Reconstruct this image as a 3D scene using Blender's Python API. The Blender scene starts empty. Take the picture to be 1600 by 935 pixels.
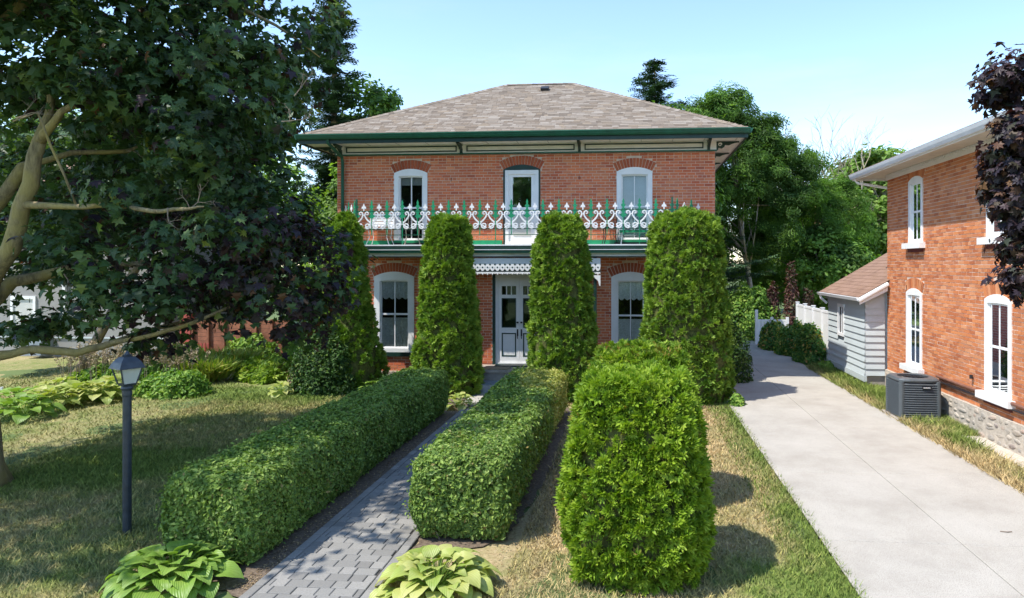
import bpy, math, random
import numpy as np
from mathutils import Vector, Matrix
random.seed(7); RS = np.random.RandomState(11)
S = bpy.context.scene; COL = S.collection
PI = math.pi
# ---------------------------------------------------------------- camera, world, sun, exposure
F = 1067.0; CXP = 900.0; HY = 413.0; YAW = math.atan(88/1067); CH = 3.1; DY = 17.8
cam = bpy.data.cameras.new('camera'); co = bpy.data.objects.new('camera', cam); COL.objects.link(co)
cam.sensor_width = 36; cam.lens = 36*F/1600; cam.clip_start = .1; cam.clip_end = 2000
cam.shift_x = (800-CXP)/1600; cam.shift_y = -(467.5-HY)/1600
co.location = (0, -DY, CH); co.rotation_euler = (PI/2, 0, YAW); S.camera = co
SUN = Vector((-.50, -.33, 1)).normalized()
w = bpy.data.worlds.new('World'); S.world = w; w.use_nodes = True
nt = w.node_tree; bg = nt.nodes['Background']
sky = nt.nodes.new('ShaderNodeTexSky'); sky.sky_type = 'NISHITA'; sky.sun_disc = False
sky.sun_elevation = math.asin(SUN.z); sky.sun_rotation = math.atan2(SUN.x, SUN.y)
sky.air_density = 1.0; sky.dust_density = .1; sky.ozone_density = 2.0; sky.altitude = 100
tcw = nt.nodes.new('ShaderNodeTexCoord'); mpw = nt.nodes.new('ShaderNodeMapping'); mpw.inputs['Scale'].default_value = (1.2, 1.2, 6); nzw = nt.nodes.new('ShaderNodeTexNoise')
nzw.inputs['Scale'].default_value = 1.7; nzw.inputs['Detail'].default_value = 7; nzw.inputs['Roughness'].default_value = .62
nt.links.new(tcw.outputs['Generated'], mpw.inputs[0]); nt.links.new(mpw.outputs[0], nzw.inputs['Vector'])
rpw = nt.nodes.new('ShaderNodeMapRange'); rpw.inputs[1].default_value = .5; rpw.inputs[2].default_value = .85; rpw.inputs[4].default_value = .22; nt.links.new(nzw.outputs['Fac'], rpw.inputs[0])
bww = nt.nodes.new('ShaderNodeRGBToBW'); nt.links.new(sky.outputs[0], bww.inputs[0]); mlw = nt.nodes.new('ShaderNodeMath'); mlw.operation = 'MULTIPLY'; mlw.inputs[1].default_value = 1.25; nt.links.new(bww.outputs[0], mlw.inputs[0])
mxw = nt.nodes.new('ShaderNodeMix'); mxw.data_type = 'RGBA'; nt.links.new(rpw.outputs[0], mxw.inputs[0]); nt.links.new(sky.outputs[0], mxw.inputs[6]); nt.links.new(mlw.outputs[0], mxw.inputs[7])
nt.links.new(mxw.outputs[2], bg.inputs[0]); bg.inputs[1].default_value = .15
sl = bpy.data.lights.new('sun', 'SUN'); sl.energy = 2.85; sl.angle = math.radians(.5); sl.color = (1, .95, .86)
so = bpy.data.objects.new('sun', sl); COL.objects.link(so); so.location = (-20, -20, 40)
so.rotation_euler = SUN.to_track_quat('Z', 'Y').to_euler()
S.view_settings.view_transform = 'Standard'; S.view_settings.look = 'None'
S.view_settings.exposure = 1.24; S.view_settings.gamma = 1
S.render.resolution_x = 1024; S.render.resolution_y = 598
S.cycles.max_bounces = 8; S.cycles.transparent_max_bounces = 12

# ---------------------------------------------------------------- helpers
_c, _s = math.cos(YAW), math.sin(YAW)
def P(px, py, yw):      # where a thing measured in the photo stands, given its distance row
    u = (px-CXP)/F; d = (u*_c-_s, u*_s+_c, (HY-py)/F); t = (yw+DY)/d[1]
    return Vector((d[0]*t, yw, CH+d[2]*t))
def G(px, py, z=0):
    u = (px-CXP)/F; d = (u*_c-_s, u*_s+_c, (HY-py)/F); t = (z-CH)/d[2]
    return Vector((d[0]*t, d[1]*t-DY, z))
def wloc(o):
    v = Vector((0, 0, 0))
    while o: v += Vector(o.location); o = o.parent
    return v
def tag(o, label=None, cat=None, group=None, kind=None):
    if label: o['label'] = label
    if cat: o['category'] = cat
    if group: o['group'] = group
    if kind: o['kind'] = kind
    return o
def empty(name, loc, label, cat, group=None):
    o = bpy.data.objects.new(name, None); o.empty_display_size = .2; COL.objects.link(o); o.location = loc
    return tag(o, label, cat, group)
def link(name, me, parent=None, loc=(0, 0, 0)):
    o = bpy.data.objects.new(name, me); COL.objects.link(o); o.location = loc
    if parent: o.parent = parent
    return o
def np_mesh(name, V, loops, starts, totals, rnd=None, mat=None, smooth=False, pt=None):
    me = bpy.data.meshes.new(name)
    me.vertices.add(len(V)); me.vertices.foreach_set('co', np.ascontiguousarray(V, dtype=np.float32).ravel())
    me.loops.add(len(loops)); me.loops.foreach_set('vertex_index', np.asarray(loops, dtype=np.int32))
    me.polygons.add(len(starts)); me.polygons.foreach_set('loop_start', np.asarray(starts, dtype=np.int32))
    me.polygons.foreach_set('loop_total', np.asarray(totals, dtype=np.int32))
    me.polygons.foreach_set('use_smooth', np.full(len(starts), bool(smooth)))
    if rnd is not None:
        a = me.attributes.new('rnd', 'FLOAT', 'FACE'); a.data.foreach_set('value', np.asarray(rnd, dtype=np.float32))
    if pt is not None:
        a = me.attributes.new('mask', 'FLOAT', 'POINT'); a.data.foreach_set('value', np.asarray(pt, dtype=np.float32))
    me.update(calc_edges=True)
    if mat: me.materials.append(mat)
    return me
ID3 = lambda u, v, w: (u, v, w)
class MB:
    def __init__(s): s.v = []; s.f = []; s.r = []
    def face(s, idx, r=0): s.f.append(idx); s.r.append(r)
    def box(s, x0, x1, y0, y1, z0, z1, r=0, m=None, M=None, skip=()):
        n = len(s.v)
        c = [(x, y, z) for z in (z0, z1) for y in (y0, y1) for x in (x0, x1)]
        if M is not None: c = [tuple(M @ Vector(p)) for p in c]
        if m: c = [m(*p) for p in c]
        s.v += c
        for k, q in enumerate(((0, 2, 3, 1), (4, 5, 7, 6), (0, 1, 5, 4), (2, 6, 7, 3), (0, 4, 6, 2), (1, 3, 7, 5))):
            if k not in skip: s.face([n+i for i in q], r)
        return s
    def prism(s, pts, w0, w1, m=ID3, r=0):      # pts (u,v); m(u,v,w)
        n = len(s.v); k = len(pts)
        s.v += [m(u, v, w0) for u, v in pts]+[m(u, v, w1) for u, v in pts]
        s.face([n+i for i in range(k)][::-1], r); s.face([n+k+i for i in range(k)], r)
        for i in range(k): j = (i+1) % k; s.face([n+i, n+j, n+k+j, n+k+i], r)
        return s
    def ring(s, out, inn, w0, w1, m=ID3, r=0, closed=True):
        n = len(s.v); k = len(out)
        for L in (out, inn):
            for w_ in (w0, w1): s.v += [m(u, v, w_) for u, v in L]
        for i in range(k if closed else k-1):
            j = (i+1) % k
            s.face([n+k+i, n+k+j, n+3*k+j, n+3*k+i], r); s.face([n+i, n+2*k+i, n+2*k+j, n+j], r)
            s.face([n+i, n+j, n+k+j, n+k+i], r); s.face([n+2*k+i, n+3*k+i, n+3*k+j, n+2*k+j], r)
        return s
    def tube(s, pts, rad, seg=6, r=0, cap=True, sq=1.0):
        pts = [Vector(p) for p in pts]; n0 = len(s.v); k = len(pts)
        if not hasattr(rad, '__len__'): rad = [rad]*k
        up = Vector((0, 0, 1)); prev = None
        for i, p in enumerate(pts):
            d = (pts[min(i+1, k-1)]-pts[max(i-1, 0)]).normalized()
            a = d.cross(up if abs(d.z) < .95 else Vector((1, 0, 0))).normalized() if prev is None else (prev-d*prev.dot(d)).normalized()
            prev = a; b = d.cross(a)
            for j in range(seg):
                t = 2*PI*(j+.5)/seg; s.v.append(tuple(p+(a*math.cos(t)*sq+b*math.sin(t))*rad[i]))
        for i in range(k-1):
            for j in range(seg):
                q = (j+1) % seg; s.face([n0+i*seg+j, n0+i*seg+q, n0+(i+1)*seg+q, n0+(i+1)*seg+j], r)
        if cap: s.face([n0+j for j in range(seg)][::-1], r); s.face([n0+(k-1)*seg+j for j in range(seg)], r)
        return s
    def lathe(s, prof, c=(0, 0, 0), seg=16, r=0):
        n = len(s.v); k = len(prof)
        for rr, z in prof:
            for j in range(seg):
                t = 2*PI*j/seg; s.v.append((c[0]+rr*math.cos(t), c[1]+rr*math.sin(t), c[2]+z))
        for i in range(k-1):
            for j in range(seg):
                q = (j+1) % seg; s.face([n+i*seg+j, n+i*seg+q, n+(i+1)*seg+q, n+(i+1)*seg+j], r)
        s.face([n+j for j in range(seg)][::-1], r); s.face([n+(k-1)*seg+j for j in range(seg)], r)
        return s
    def mesh(s, name, mat, smooth=False, off=None):
        V = np.array(s.v, dtype=np.float64)
        if off is not None: V = V-np.array(off)
        tot = [len(f) for f in s.f]; st = np.concatenate([[0], np.cumsum(tot)[:-1]])
        return np_mesh(name, V, [i for f in s.f for i in f], st, tot, s.r, mat, smooth)
    def build(s, name, mat, parent=None, smooth=False, local=False, origin=None):   # verts in world space unless local
        V = np.array(s.v)
        if origin is None:
            o = (V.min(0)+V.max(0))/2
            if parent is None: o[2] = V[:, 2].min()
            origin = Vector(o)
        else: origin = Vector(origin)
        me = s.mesh(name, mat, smooth, origin)
        pl = Vector((0, 0, 0)) if (local or not parent) else wloc(parent)
        return link(name, me, parent, origin-pl)
def frames(N, spin=None):       # rotation matrices with local Z = N
    N = N/np.maximum(np.linalg.norm(N, axis=1, keepdims=True), 1e-9)
    A = RS.normal(size=N.shape) if spin is None else spin
    X = A-N*(A*N).sum(1, keepdims=True); X /= np.maximum(np.linalg.norm(X, axis=1, keepdims=True), 1e-9)
    Y = np.cross(N, X)
    return np.stack([X, Y, N], axis=2)      # columns
def scatter(name, tmpl, pos, N, scale, mat, rnd=None, spin=None, smooth=False):
    tv, tf = tmpl; tv = np.array(tv, dtype=np.float64); n = len(pos); k = len(tv)
    R = frames(np.asarray(N, dtype=np.float64), spin)
    sc = np.broadcast_to(np.asarray(scale, dtype=np.float64), (n,))
    V = np.einsum('nij,kj->nki', R, tv)*sc[:, None, None]+np.asarray(pos)[:, None, :]
    fl = np.array([i for f in tf for i in f]); tot = np.array([len(f) for f in tf]); nl = len(fl)
    loops = (fl[None, :]+(np.arange(n)*k)[:, None]).ravel()
    st0 = np.concatenate([[0], np.cumsum(tot)[:-1]])
    st = (st0[None, :]+(np.arange(n)*nl)[:, None]).ravel(); tt = np.tile(tot, n)
    if rnd is None: rnd = RS.rand(n)
    return np_mesh(name, V.reshape(-1, 3), loops, st, tt, np.repeat(rnd, len(tf)), mat, smooth)
def join_tmpl(parts):
    V = []; Fc = []
    for v, f in parts:
        n = len(V); V += list(v); Fc += [[i+n for i in q] for q in f]
    return V, Fc
_nd = RS.normal(size=(7, 3)); _nd /= np.linalg.norm(_nd, axis=1, keepdims=True); _nph = RS.rand(7)*6.28
def nz(p, f=1.0):       # cheap smooth noise -1..1 over points
    p = np.asarray(p)*f; s = 0
    q = p+.8*np.stack([np.sin(p[..., 1]*1.3+1), np.sin(p[..., 2]*1.1+2), np.sin(p[..., 0]*1.7+.5)], -1)
    for i in range(7): s = s+np.sin(q@_nd[i]*(1+.37*i)+_nph[i])/(1+.25*i)
    return s/3.0
# ---------------------------------------------------------------- materials
def newmat(name):
    m = bpy.data.materials.new(name); m.use_nodes = True; n = m.node_tree
    return m, n, n.nodes['Principled BSDF']
def N_(n, t, **k):
    x = n.nodes.new('ShaderNode'+t)
    for a, b in k.items(): setattr(x, a, b)
    return x
def ramp(n, fac, cols, pos=None, interp='LINEAR'):
    r = N_(n, 'ValToRGB'); e = r.color_ramp; e.interpolation = interp
    while len(e.elements) < len(cols): e.elements.new(.5)
    for i, c in enumerate(cols):
        e.elements[i].position = pos[i] if pos else i/(len(cols)-1); e.elements[i].color = (*c, 1)
    n.links.new(fac, r.inputs[0]); return r.outputs[0]
def noise(n, scale, detail=4, co='Object', rough=.6, vec=None):
    t = N_(n, 'TexNoise'); t.inputs['Scale'].default_value = scale; t.inputs['Detail'].default_value = detail; t.inputs['Roughness'].default_value = rough
    if vec is None:
        g = N_(n, 'NewGeometry'); vec = g.outputs['Position']
    n.links.new(vec, t.inputs['Vector']); return t.outputs['Fac']
def mixc(n, f, a, b, mode='MIX'):
    m = N_(n, 'Mix', data_type='RGBA', blend_type=mode)
    for sock, v in ((m.inputs[0], f), (m.inputs[6], a), (m.inputs[7], b)):
        if hasattr(v, 'links'): n.links.new(v, sock)
        elif hasattr(v, '__len__'): sock.default_value = (*v, 1)
        else: sock.default_value = v
    return m.outputs[2]
def bump(n, h, b, strength=.3, dist=.01):
    x = N_(n, 'Bump'); x.inputs['Strength'].default_value = strength; x.inputs['Distance'].default_value = dist
    n.links.new(h, x.inputs['Height']); n.links.new(x.outputs[0], b.inputs['Normal'])
def mathn(n, op, a, b=None):
    m = N_(n, 'Math', operation=op)
    for i, v in enumerate((a, b)):
        if v is None: continue
        if hasattr(v, 'links'): n.links.new(v, m.inputs[i])
        else: m.inputs[i].default_value = v
    return m.outputs[0]
def rndval(n):      # attribute + object random
    a = N_(n, 'Attribute', attribute_name='rnd'); o = N_(n, 'ObjectInfo')
    return mathn(n, 'FRACT', mathn(n, 'ADD', a.outputs['Fac'], o.outputs['Random']))
def plain(name, col, rough=.6, var=.12, scale=3, spec=.4, metal=0, bmp=0, bs=60):
    m, n, b = newmat(name)
    c2 = tuple(max(0, x*(1-var)) for x in col); c3 = tuple(min(1, x*(1+var)) for x in col)
    n.links.new(ramp(n, noise(n, scale, 6), [c2, c3], [.3, .7]), b.inputs['Base Color'])
    n.links.new(ramp(n, noise(n, scale*4, 3), [(rough*.8,)*3, (min(1, rough*1.15),)*3], [.3, .7]), b.inputs['Roughness'])
    b.inputs['Specular IOR Level'].default_value = spec; b.inputs['Metallic'].default_value = metal
    if bmp: bump(n, noise(n, bs, 5), b, bmp)
    return m
def leafmat(name, cols, trans=.3, rough=.55, tcol=None, big=0, spec=.3, patch=None, pos=None):
    m, n, b = newmat(name)
    c = ramp(n, rndval(n), cols, pos)
    if patch: c = mixc(n, ramp(n, noise(n, patch[1], 2), [(0,)*3, (1,)*3], [.45, .6]), c, mixc(n, .65, c, patch[0]))
    n.links.new(c, b.inputs['Base Color']); b.inputs['Roughness'].default_value = rough
    b.inputs['Specular IOR Level'].default_value = spec
    t = N_(n, 'BsdfTranslucent'); n.links.new(mixc(n, 1.0, c, tcol or (1.3, 1.5, .5), 'MULTIPLY'), t.inputs[0])
    mx = N_(n, 'MixShader'); mx.inputs[0].default_value = trans
    n.links.new(b.outputs[0], mx.inputs[1]); n.links.new(t.outputs[0], mx.inputs[2])
    n.links.new(mx.outputs[0], n.nodes['Material Output'].inputs[0]); return m
def brickmat(name, cols, pos=None, wear=(.62, .45, .38)):
    m, n, b = newmat(name)
    c = ramp(n, rndval(n), cols, pos)
    c = mixc(n, ramp(n, noise(n, 38, 5), [(0,)*3, (.35,)*3], [.55, .85]), c, wear)
    c = mixc(n, ramp(n, noise(n, .7, 4), [(0,)*3, (.3,)*3], [.45, .75]), c, tuple(x*.45 for x in cols[0]))
    n.links.new(c, b.inputs['Base Color']); b.inputs['Roughness'].default_value = .9; b.inputs['Specular IOR Level'].default_value = .2
    bump(n, noise(n, 90, 5), b, .5, .006); return m
M = {}
M['brick'] = brickmat('brick_red', [(.42, .105, .055), (.63, .17, .075), (.68, .21, .09), (.53, .165, .09), (.70, .27, .13), (.53, .13, .06)])
M['brick_side'] = brickmat('brick_orange', [(.40, .125, .055), (.56, .19, .075), (.63, .24, .095), (.48, .18, .09), (.66, .30, .15), (.46, .15, .06)], wear=(.62, .36, .22))
M['brick_arch'] = brickmat('brick_arch', [(.36, .09, .045), (.46, .13, .06), (.42, .10, .05)])
M['mortar'] = plain('mortar', (.66, .54, .45), .95, .15, 8, .1, bmp=.4)
M['white'] = plain('white_paint', (.80, .80, .80), .45, .05, 4)
M['cream'] = plain('cream_paint', (.80, .79, .75), .55, .08, 4)
M['green'] = plain('dark_green_paint', (.015, .095, .055), .4, .2, 6)
M['green2'] = plain('bright_green_paint', (.015, .26, .12), .45, .15, 6)
M['trimdark'] = plain('blackgreen_paint', (.012, .04, .032), .45, .2, 6)
M['curtain'] = plain('lace_curtain', (.86, .84, .78), .9, .25, 30, .1)
M['blind'] = plain('roller_blind', (.55, .55, .52), .8, .08, 5, .1)
M['dark'] = plain('dark_interior', (.03, .028, .025), .9, .2, 2, .1)
M['concrete'] = plain('step_concrete', (.36, .32, .28), .9, .2, 6, .2, bmp=.4)
M['bluestone'] = plain('blue_grey_stone', (.24, .28, .32), .8, .25, 7, .3, bmp=.5, bs=20)
M['iron'] = plain('black_iron', (.02, .02, .025), .45, .2, 10)
M['lampmetal'] = plain('lamp_grey_metal', (.035, .045, .06), .42, .3, 12, .5)
M['whitemetal'] = plain('white_gutter_metal', (.72, .74, .76), .35, .08, 3)
M['soffit2'] = plain('peeling_cream_soffit', (.58, .52, .43), .8, .12, 5)
M['rustpipe'] = plain('brown_pipe', (.20, .09, .06), .6, .2, 8)
M['acmetal'] = plain('air_conditioner_metal', (.085, .10, .11), .4, .12, 8, .5)
M['acdark'] = plain('air_conditioner_inner', (.012, .013, .014), .6, .2, 8)
M['stucco'] = plain('grey_stucco', (.30, .29, .28), .95, .06, 2, .1, bmp=.3)
M['redwall'] = plain('red_board', (.42, .09, .07), .8, .15, 4)
M['cedar'] = plain('brown_cedar', (.30, .12, .07), .8, .3, 5)
M['twig'] = plain('twig_grey', (.23, .18, .14), .9, .25, 10)
M['vent'] = plain('vent_black', (.02, .02, .022), .5, .2, 10)
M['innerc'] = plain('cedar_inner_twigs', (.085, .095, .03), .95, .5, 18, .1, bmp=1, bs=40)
M['siding'] = plain('blue_grey_siding', (.50, .555, .57), .5, .06, 2)
M['soilpaver'] = plain('paver_joint_sand', (.07, .065, .06), .95, .3, 20, .1)

def glassmat(ior=1.5):
    m, n, b = newmat('window_glass')
    n.nodes.remove(b); tr = N_(n, 'BsdfTransparent'); tr.inputs[0].default_value = (.88, .9, .9, 1)
    gl = N_(n, 'BsdfGlossy'); gl.inputs['Roughness'].default_value = .03; gl.inputs[0].default_value = (.9, .95, 1, 1)
    bmp = N_(n, 'Bump'); bmp.inputs['Strength'].default_value = .012; bmp.inputs['Distance'].default_value = .02
    n.links.new(noise(n, 1.8, 2), bmp.inputs['Height']); n.links.new(bmp.outputs[0], gl.inputs['Normal'])
    fr = N_(n, 'Fresnel'); fr.inputs[0].default_value = ior
    mx = N_(n, 'MixShader'); n.links.new(fr.outputs[0], mx.inputs[0]); n.links.new(tr.outputs[0], mx.inputs[1]); n.links.new(gl.outputs[0], mx.inputs[2])
    n.links.new(mx.outputs[0], n.nodes['Material Output'].inputs[0]); return m
M['glass'] = glassmat(); M['glassr'] = glassmat(2.3)
def frosted():
    m, n, b = newmat('frosted_glass'); b.inputs['Base Color'].default_value = (.75, .8, .78, 1); b.inputs['Roughness'].default_value = .35
    t = N_(n, 'BsdfTranslucent'); t.inputs[0].default_value = (.8, .85, .82, 1); mx = N_(n, 'MixShader'); mx.inputs[0].default_value = .45
    n.links.new(b.outputs[0], mx.inputs[1]); n.links.new(t.outputs[0], mx.inputs[2]); n.links.new(mx.outputs[0], n.nodes['Material Output'].inputs[0]); return m
M['frost'] = frosted()
def bark(name, c1, c2, sc=6):
    m, n, b = newmat(name)
    g = N_(n, 'NewGeometry'); mp = N_(n, 'Mapping'); mp.inputs['Scale'].default_value = (1, 1, .25); n.links.new(g.outputs['Position'], mp.inputs[0])
    f = noise(n, sc*3, 8, vec=mp.outputs[0], rough=.7)
    c = ramp(n, f, [c1, c2], [.35, .65])
    c = mixc(n, ramp(n, noise(n, 2.5, 3), [(0,)*3, (.6,)*3], [.46, .6]), c, (.36, .29, .09))
    n.links.new(c, b.inputs['Base Color']); b.inputs['Roughness'].default_value = .9; bump(n, f, b, .8, .02); return m
M['bark'] = bark('maple_bark', (.14, .11, .06), (.36, .29, .16))
M['barkdark'] = bark('dark_bark', (.08, .06, .045), (.20, .16, .12))
M['deadwood'] = bark('dead_wood', (.24, .20, .17), (.42, .37, .32))
M['arbor'] = leafmat('arborvitae_sprays', [(.075, .155, .018), (.145, .26, .028), (.215, .34, .040), (.30, .42, .06), (.15, .24, .025)], .25, tcol=(1.3, 1.4, .4), patch=((.08, .17, .014), 2.2))
M['arborb'] = leafmat('front_arborvitae_sprays', [(.07, .14, .010), (.15, .26, .018), (.25, .37, .028), (.34, .44, .05), (.14, .23, .018), (.30, .20, .05)], .28, tcol=(1.3, 1.4, .35), pos=[0, .2, .5, .8, .95, 1])
M['privet'] = leafmat('privet_leaves', [(.08, .14, .03), (.14, .23, .045), (.21, .31, .058), (.31, .41, .09), (.12, .18, .04), (.34, .25, .09)], .25, rough=.5, spec=.3, pos=[0, .25, .55, .85, .96, 1])
M['privety'] = leafmat('privet_yellow_leaves', [(.20, .25, .04), (.36, .38, .08), (.48, .44, .12), (.26, .28, .06)], .25, rough=.45)
M['maple'] = leafmat('maple_leaves', [(.020, .038, .022), (.036, .070, .032), (.048, .10, .038), (.070, .13, .044), (.11, .17, .05), (.24, .28, .07), (.045, .036, .045)], .3, rough=.48, tcol=(1.6, 1.6, .5), spec=.34, pos=[0, .22, .48, .72, .90, .965, 1])
M['purple'] = leafmat('purple_maple_leaves', [(.020, .016, .024), (.036, .026, .036), (.055, .034, .038), (.030, .042, .028), (.10, .05, .03), (.14, .075, .03)], .15, rough=.5, tcol=(2.4, .8, .4), spec=.25, pos=[0, .3, .6, .85, .96, 1])
M['treeleaf'] = leafmat('tree_leaves', [(.055, .12, .025), (.10, .20, .036), (.16, .29, .05), (.22, .36, .065)], .4, tcol=(1.4, 1.5, .4), patch=((.03, .07, .015), .5))
M['treeleaf2'] = leafmat('light_tree_leaves', [(.08, .16, .03), (.14, .26, .045), (.21, .34, .06), (.28, .40, .10)], .4, tcol=(1.4, 1.5, .4), patch=((.04, .09, .02), .6))
M['needle'] = leafmat('spruce_needles', [(.025, .06, .03), (.04, .09, .04), (.07, .13, .05)], .1, rough=.6)
M['bush'] = leafmat('bush_leaves', [(.07, .15, .025), (.13, .26, .04), (.21, .35, .05), (.30, .40, .08)], .28, tcol=(1.4, 1.5, .4))
M['rosebush'] = leafmat('rose_bush_leaves', [(.05, .14, .035), (.09, .22, .05), (.18, .32, .06), (.46, .40, .10), (.50, .26, .11)], .35, tcol=(1.4, 1.5, .4), pos=[0, .4, .75, .92, 1])
M['barberry'] = leafmat('barberry_leaves', [(.06, .03, .035), (.12, .05, .05), (.17, .09, .07), (.05, .09, .04)], .25, tcol=(1.5, .9, .6))
M['yew'] = leafmat('yew_leaves', [(.02, .05, .012), (.04, .10, .018), (.08, .16, .025), (.20, .27, .05)], .2, tcol=(1.4, 1.5, .4), pos=[0, .45, .85, 1])
M['lily'] = leafmat('daylily_blades', [(.10, .20, .03), (.19, .30, .04), (.30, .36, .06), (.33, .26, .07)], .3, tcol=(1.3, 1.4, .4))
M['astilbe'] = leafmat('dry_plumes', [(.30, .22, .14), (.42, .33, .22), (.34, .28, .16), (.22, .20, .10)], .2, tcol=(1, 1, .8))
def hostamat(name, cols, edge):
    m, n, b = newmat(name)
    c = ramp(n, rndval(n), cols)
    tc = N_(n, 'TexCoord'); sx = N_(n, 'SeparateXYZ'); n.links.new(tc.outputs['Object'], sx.inputs[0])
    ab = mathn(n, 'ABSOLUTE', sx.outputs[0])
    wv = mathn(n, 'SINE', mathn(n, 'MULTIPLY', ab, 260.0))      # parallel veins
    c = mixc(n, mathn(n, 'MULTIPLY', mathn(n, 'ADD', wv, 1.0), .10), c, edge)
    c = mixc(n, ramp(n, noise(n, 9, 4), [(0,)*3, (.5,)*3], [.45, .75]), c, edge)
    n.links.new(c, b.inputs['Base Color']); b.inputs['Roughness'].default_value = .42; b.inputs['Specular IOR Level'].default_value = .4
    bump(n, wv, b, .35, .004)
    t = N_(n, 'BsdfTranslucent'); n.links.new(mixc(n, 1.0, c, (1.3, 1.4, .5), 'MULTIPLY'), t.inputs[0])
    mx = N_(n, 'MixShader'); mx.inputs[0].default_value = .28
    n.links.new(b.outputs[0], mx.inputs[1]); n.links.new(t.outputs[0], mx.inputs[2]); n.links.new(mx.outputs[0], n.nodes['Material Output'].inputs[0]); return m
M['hosta'] = hostamat('green_hosta', [(.13, .25, .03), (.20, .34, .05), (.26, .40, .07)], (.32, .42, .10))
M['hostay'] = hostamat('yellow_hosta', [(.24, .34, .05), (.36, .43, .09), (.46, .47, .14)], (.52, .50, .22))
# ground materials
def lawnmat(name, blade=False):
    m, n, b = newmat(name)
    a = N_(n, 'Attribute', attribute_name='mask')
    f = mathn(n, 'ADD', a.outputs['Fac'], mathn(n, 'MULTIPLY', mathn(n, 'SUBTRACT', noise(n, 4.5, 9, rough=.75), .5), 1.3))
    dry = ramp(n, noise(n, 22, 6), [(.30, .22, .12), (.46, .35, .20), (.54, .43, .26)], [.3, .5, .7])
    grn = ramp(n, noise(n, 16, 5), [(.08, .13, .03), (.15, .21, .05), (.24, .28, .08)], [.3, .5, .7])
    c = mixc(n, ramp(n, f, [(0,)*3, (1,)*3], [.12, .85]), dry, grn)
    if blade:
        c = mixc(n, 1.0, c, ramp(n, rndval(n), [(.6, .62, .55), (1.05, 1.07, .95), (1.6, 1.5, 1.25)]), 'MULTIPLY')
    n.links.new(c, b.inputs['Base Color']); b.inputs['Roughness'].default_value = .9; b.inputs['Specular IOR Level'].default_value = .15
    if not blade: bump(n, noise(n, 60, 6), b, .8, .03)
    return m
M['lawn'] = lawnmat('lawn_ground'); M['blade'] = lawnmat('grass_blades', True)
def conc():
    m, n, b = newmat('driveway_concrete')
    c = ramp(n, noise(n, 1.1, 8, rough=.65), [(.36, .33, .285), (.43, .40, .35), (.475, .445, .395)], [.3, .5, .7])
    c = mixc(n, ramp(n, noise(n, 120, 3), [(.8,)*3, (0,)*3], [.36, .5]), c, (.20, .18, .16))
    v = N_(n, 'TexVoronoi'); v.inputs['Scale'].default_value = 5.5; g = N_(n, 'NewGeometry'); n.links.new(g.outputs['Position'], v.inputs['Vector'])
    c = mixc(n, ramp(n, v.outputs['Distance'], [(.7,)*3, (0,)*3], [.015, .05]), c, (.18, .16, .14))
    c = mixc(n, ramp(n, noise(n, .5, 6, rough=.75), [(0,)*3, (.35,)*3], [.52, .68]), c, (.28, .26, .23))
    n.links.new(c, b.inputs['Base Color']); b.inputs['Roughness'].default_value = .85; b.inputs['Specular IOR Level'].default_value = .25
    bump(n, noise(n, 150, 4), b, .35, .004); return m
M['conc'] = conc()
def paver():
    m, n, b = newmat('grey_paver')
    c = ramp(n, rndval(n), [(.19, .18, .165), (.25, .24, .22), (.30, .285, .26), (.23, .22, .20)])
    c = mixc(n, ramp(n, noise(n, 70, 5), [(0,)*3, (.55,)*3], [.4, .75]), c, (.14, .14, .14))
    n.links.new(c, b.inputs['Base Color']); b.inputs['Roughness'].default_value = .85; b.inputs['Specular IOR Level'].default_value = .3; bump(n, noise(n, 120, 5), b, .4, .004); return m
M['paver'] = paver()
M['soil'] = plain('dark_mulch_soil', (.15, .115, .085), .95, .45, 25, .1, bmp=.9, bs=45)
def shing(name, cols):
    m, n, b = newmat(name); c = ramp(n, rndval(n), cols)
    c = mixc(n, ramp(n, noise(n, 140, 4), [(0,)*3, (.5,)*3], [.4, .7]), c, tuple(x*.55 for x in cols[0]))
    n.links.new(c, b.inputs['Base Color']); b.inputs['Roughness'].default_value = .95; b.inputs['Specular IOR Level'].default_value = .15; bump(n, noise(n, 200, 4), b, .2, .003); return m
M['shingle'] = shing('roof_shingle', [(.15, .12, .095), (.28, .235, .19), (.23, .185, .145), (.34, .295, .25), (.19, .15, .115), (.30, .24, .18)])
M['shingle2'] = shing('brown_shingle', [(.24, .15, .11), (.31, .20, .15), (.27, .17, .12)])
def stonemat():
    m, n, b = newmat('field_stone'); c = ramp(n, rndval(n), [(.36, .30, .24), (.46, .40, .33), (.26, .24, .22), (.52, .45, .37), (.40, .28, .22), (.15, .14, .14)], [0, .3, .5, .75, .93, 1])
    c = mixc(n, ramp(n, noise(n, 25, 6), [(0,)*3, (.6,)*3], [.4, .75]), c, (.5, .45, .38))
    n.links.new(c, b.inputs['Base Color']); b.inputs['Roughness'].default_value = .9; bump(n, noise(n, 30, 6), b, .7, .02); return m
M['stone'] = stonemat()
M['stonemortar'] = plain('stone_mortar', (.50, .44, .37), .95, .2, 9, .1, bmp=.7, bs=22)
M['soffitdark'] = plain('grey_soffit', (.35, .34, .31), .7, .1, 4)
M['haze'] = None
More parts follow.
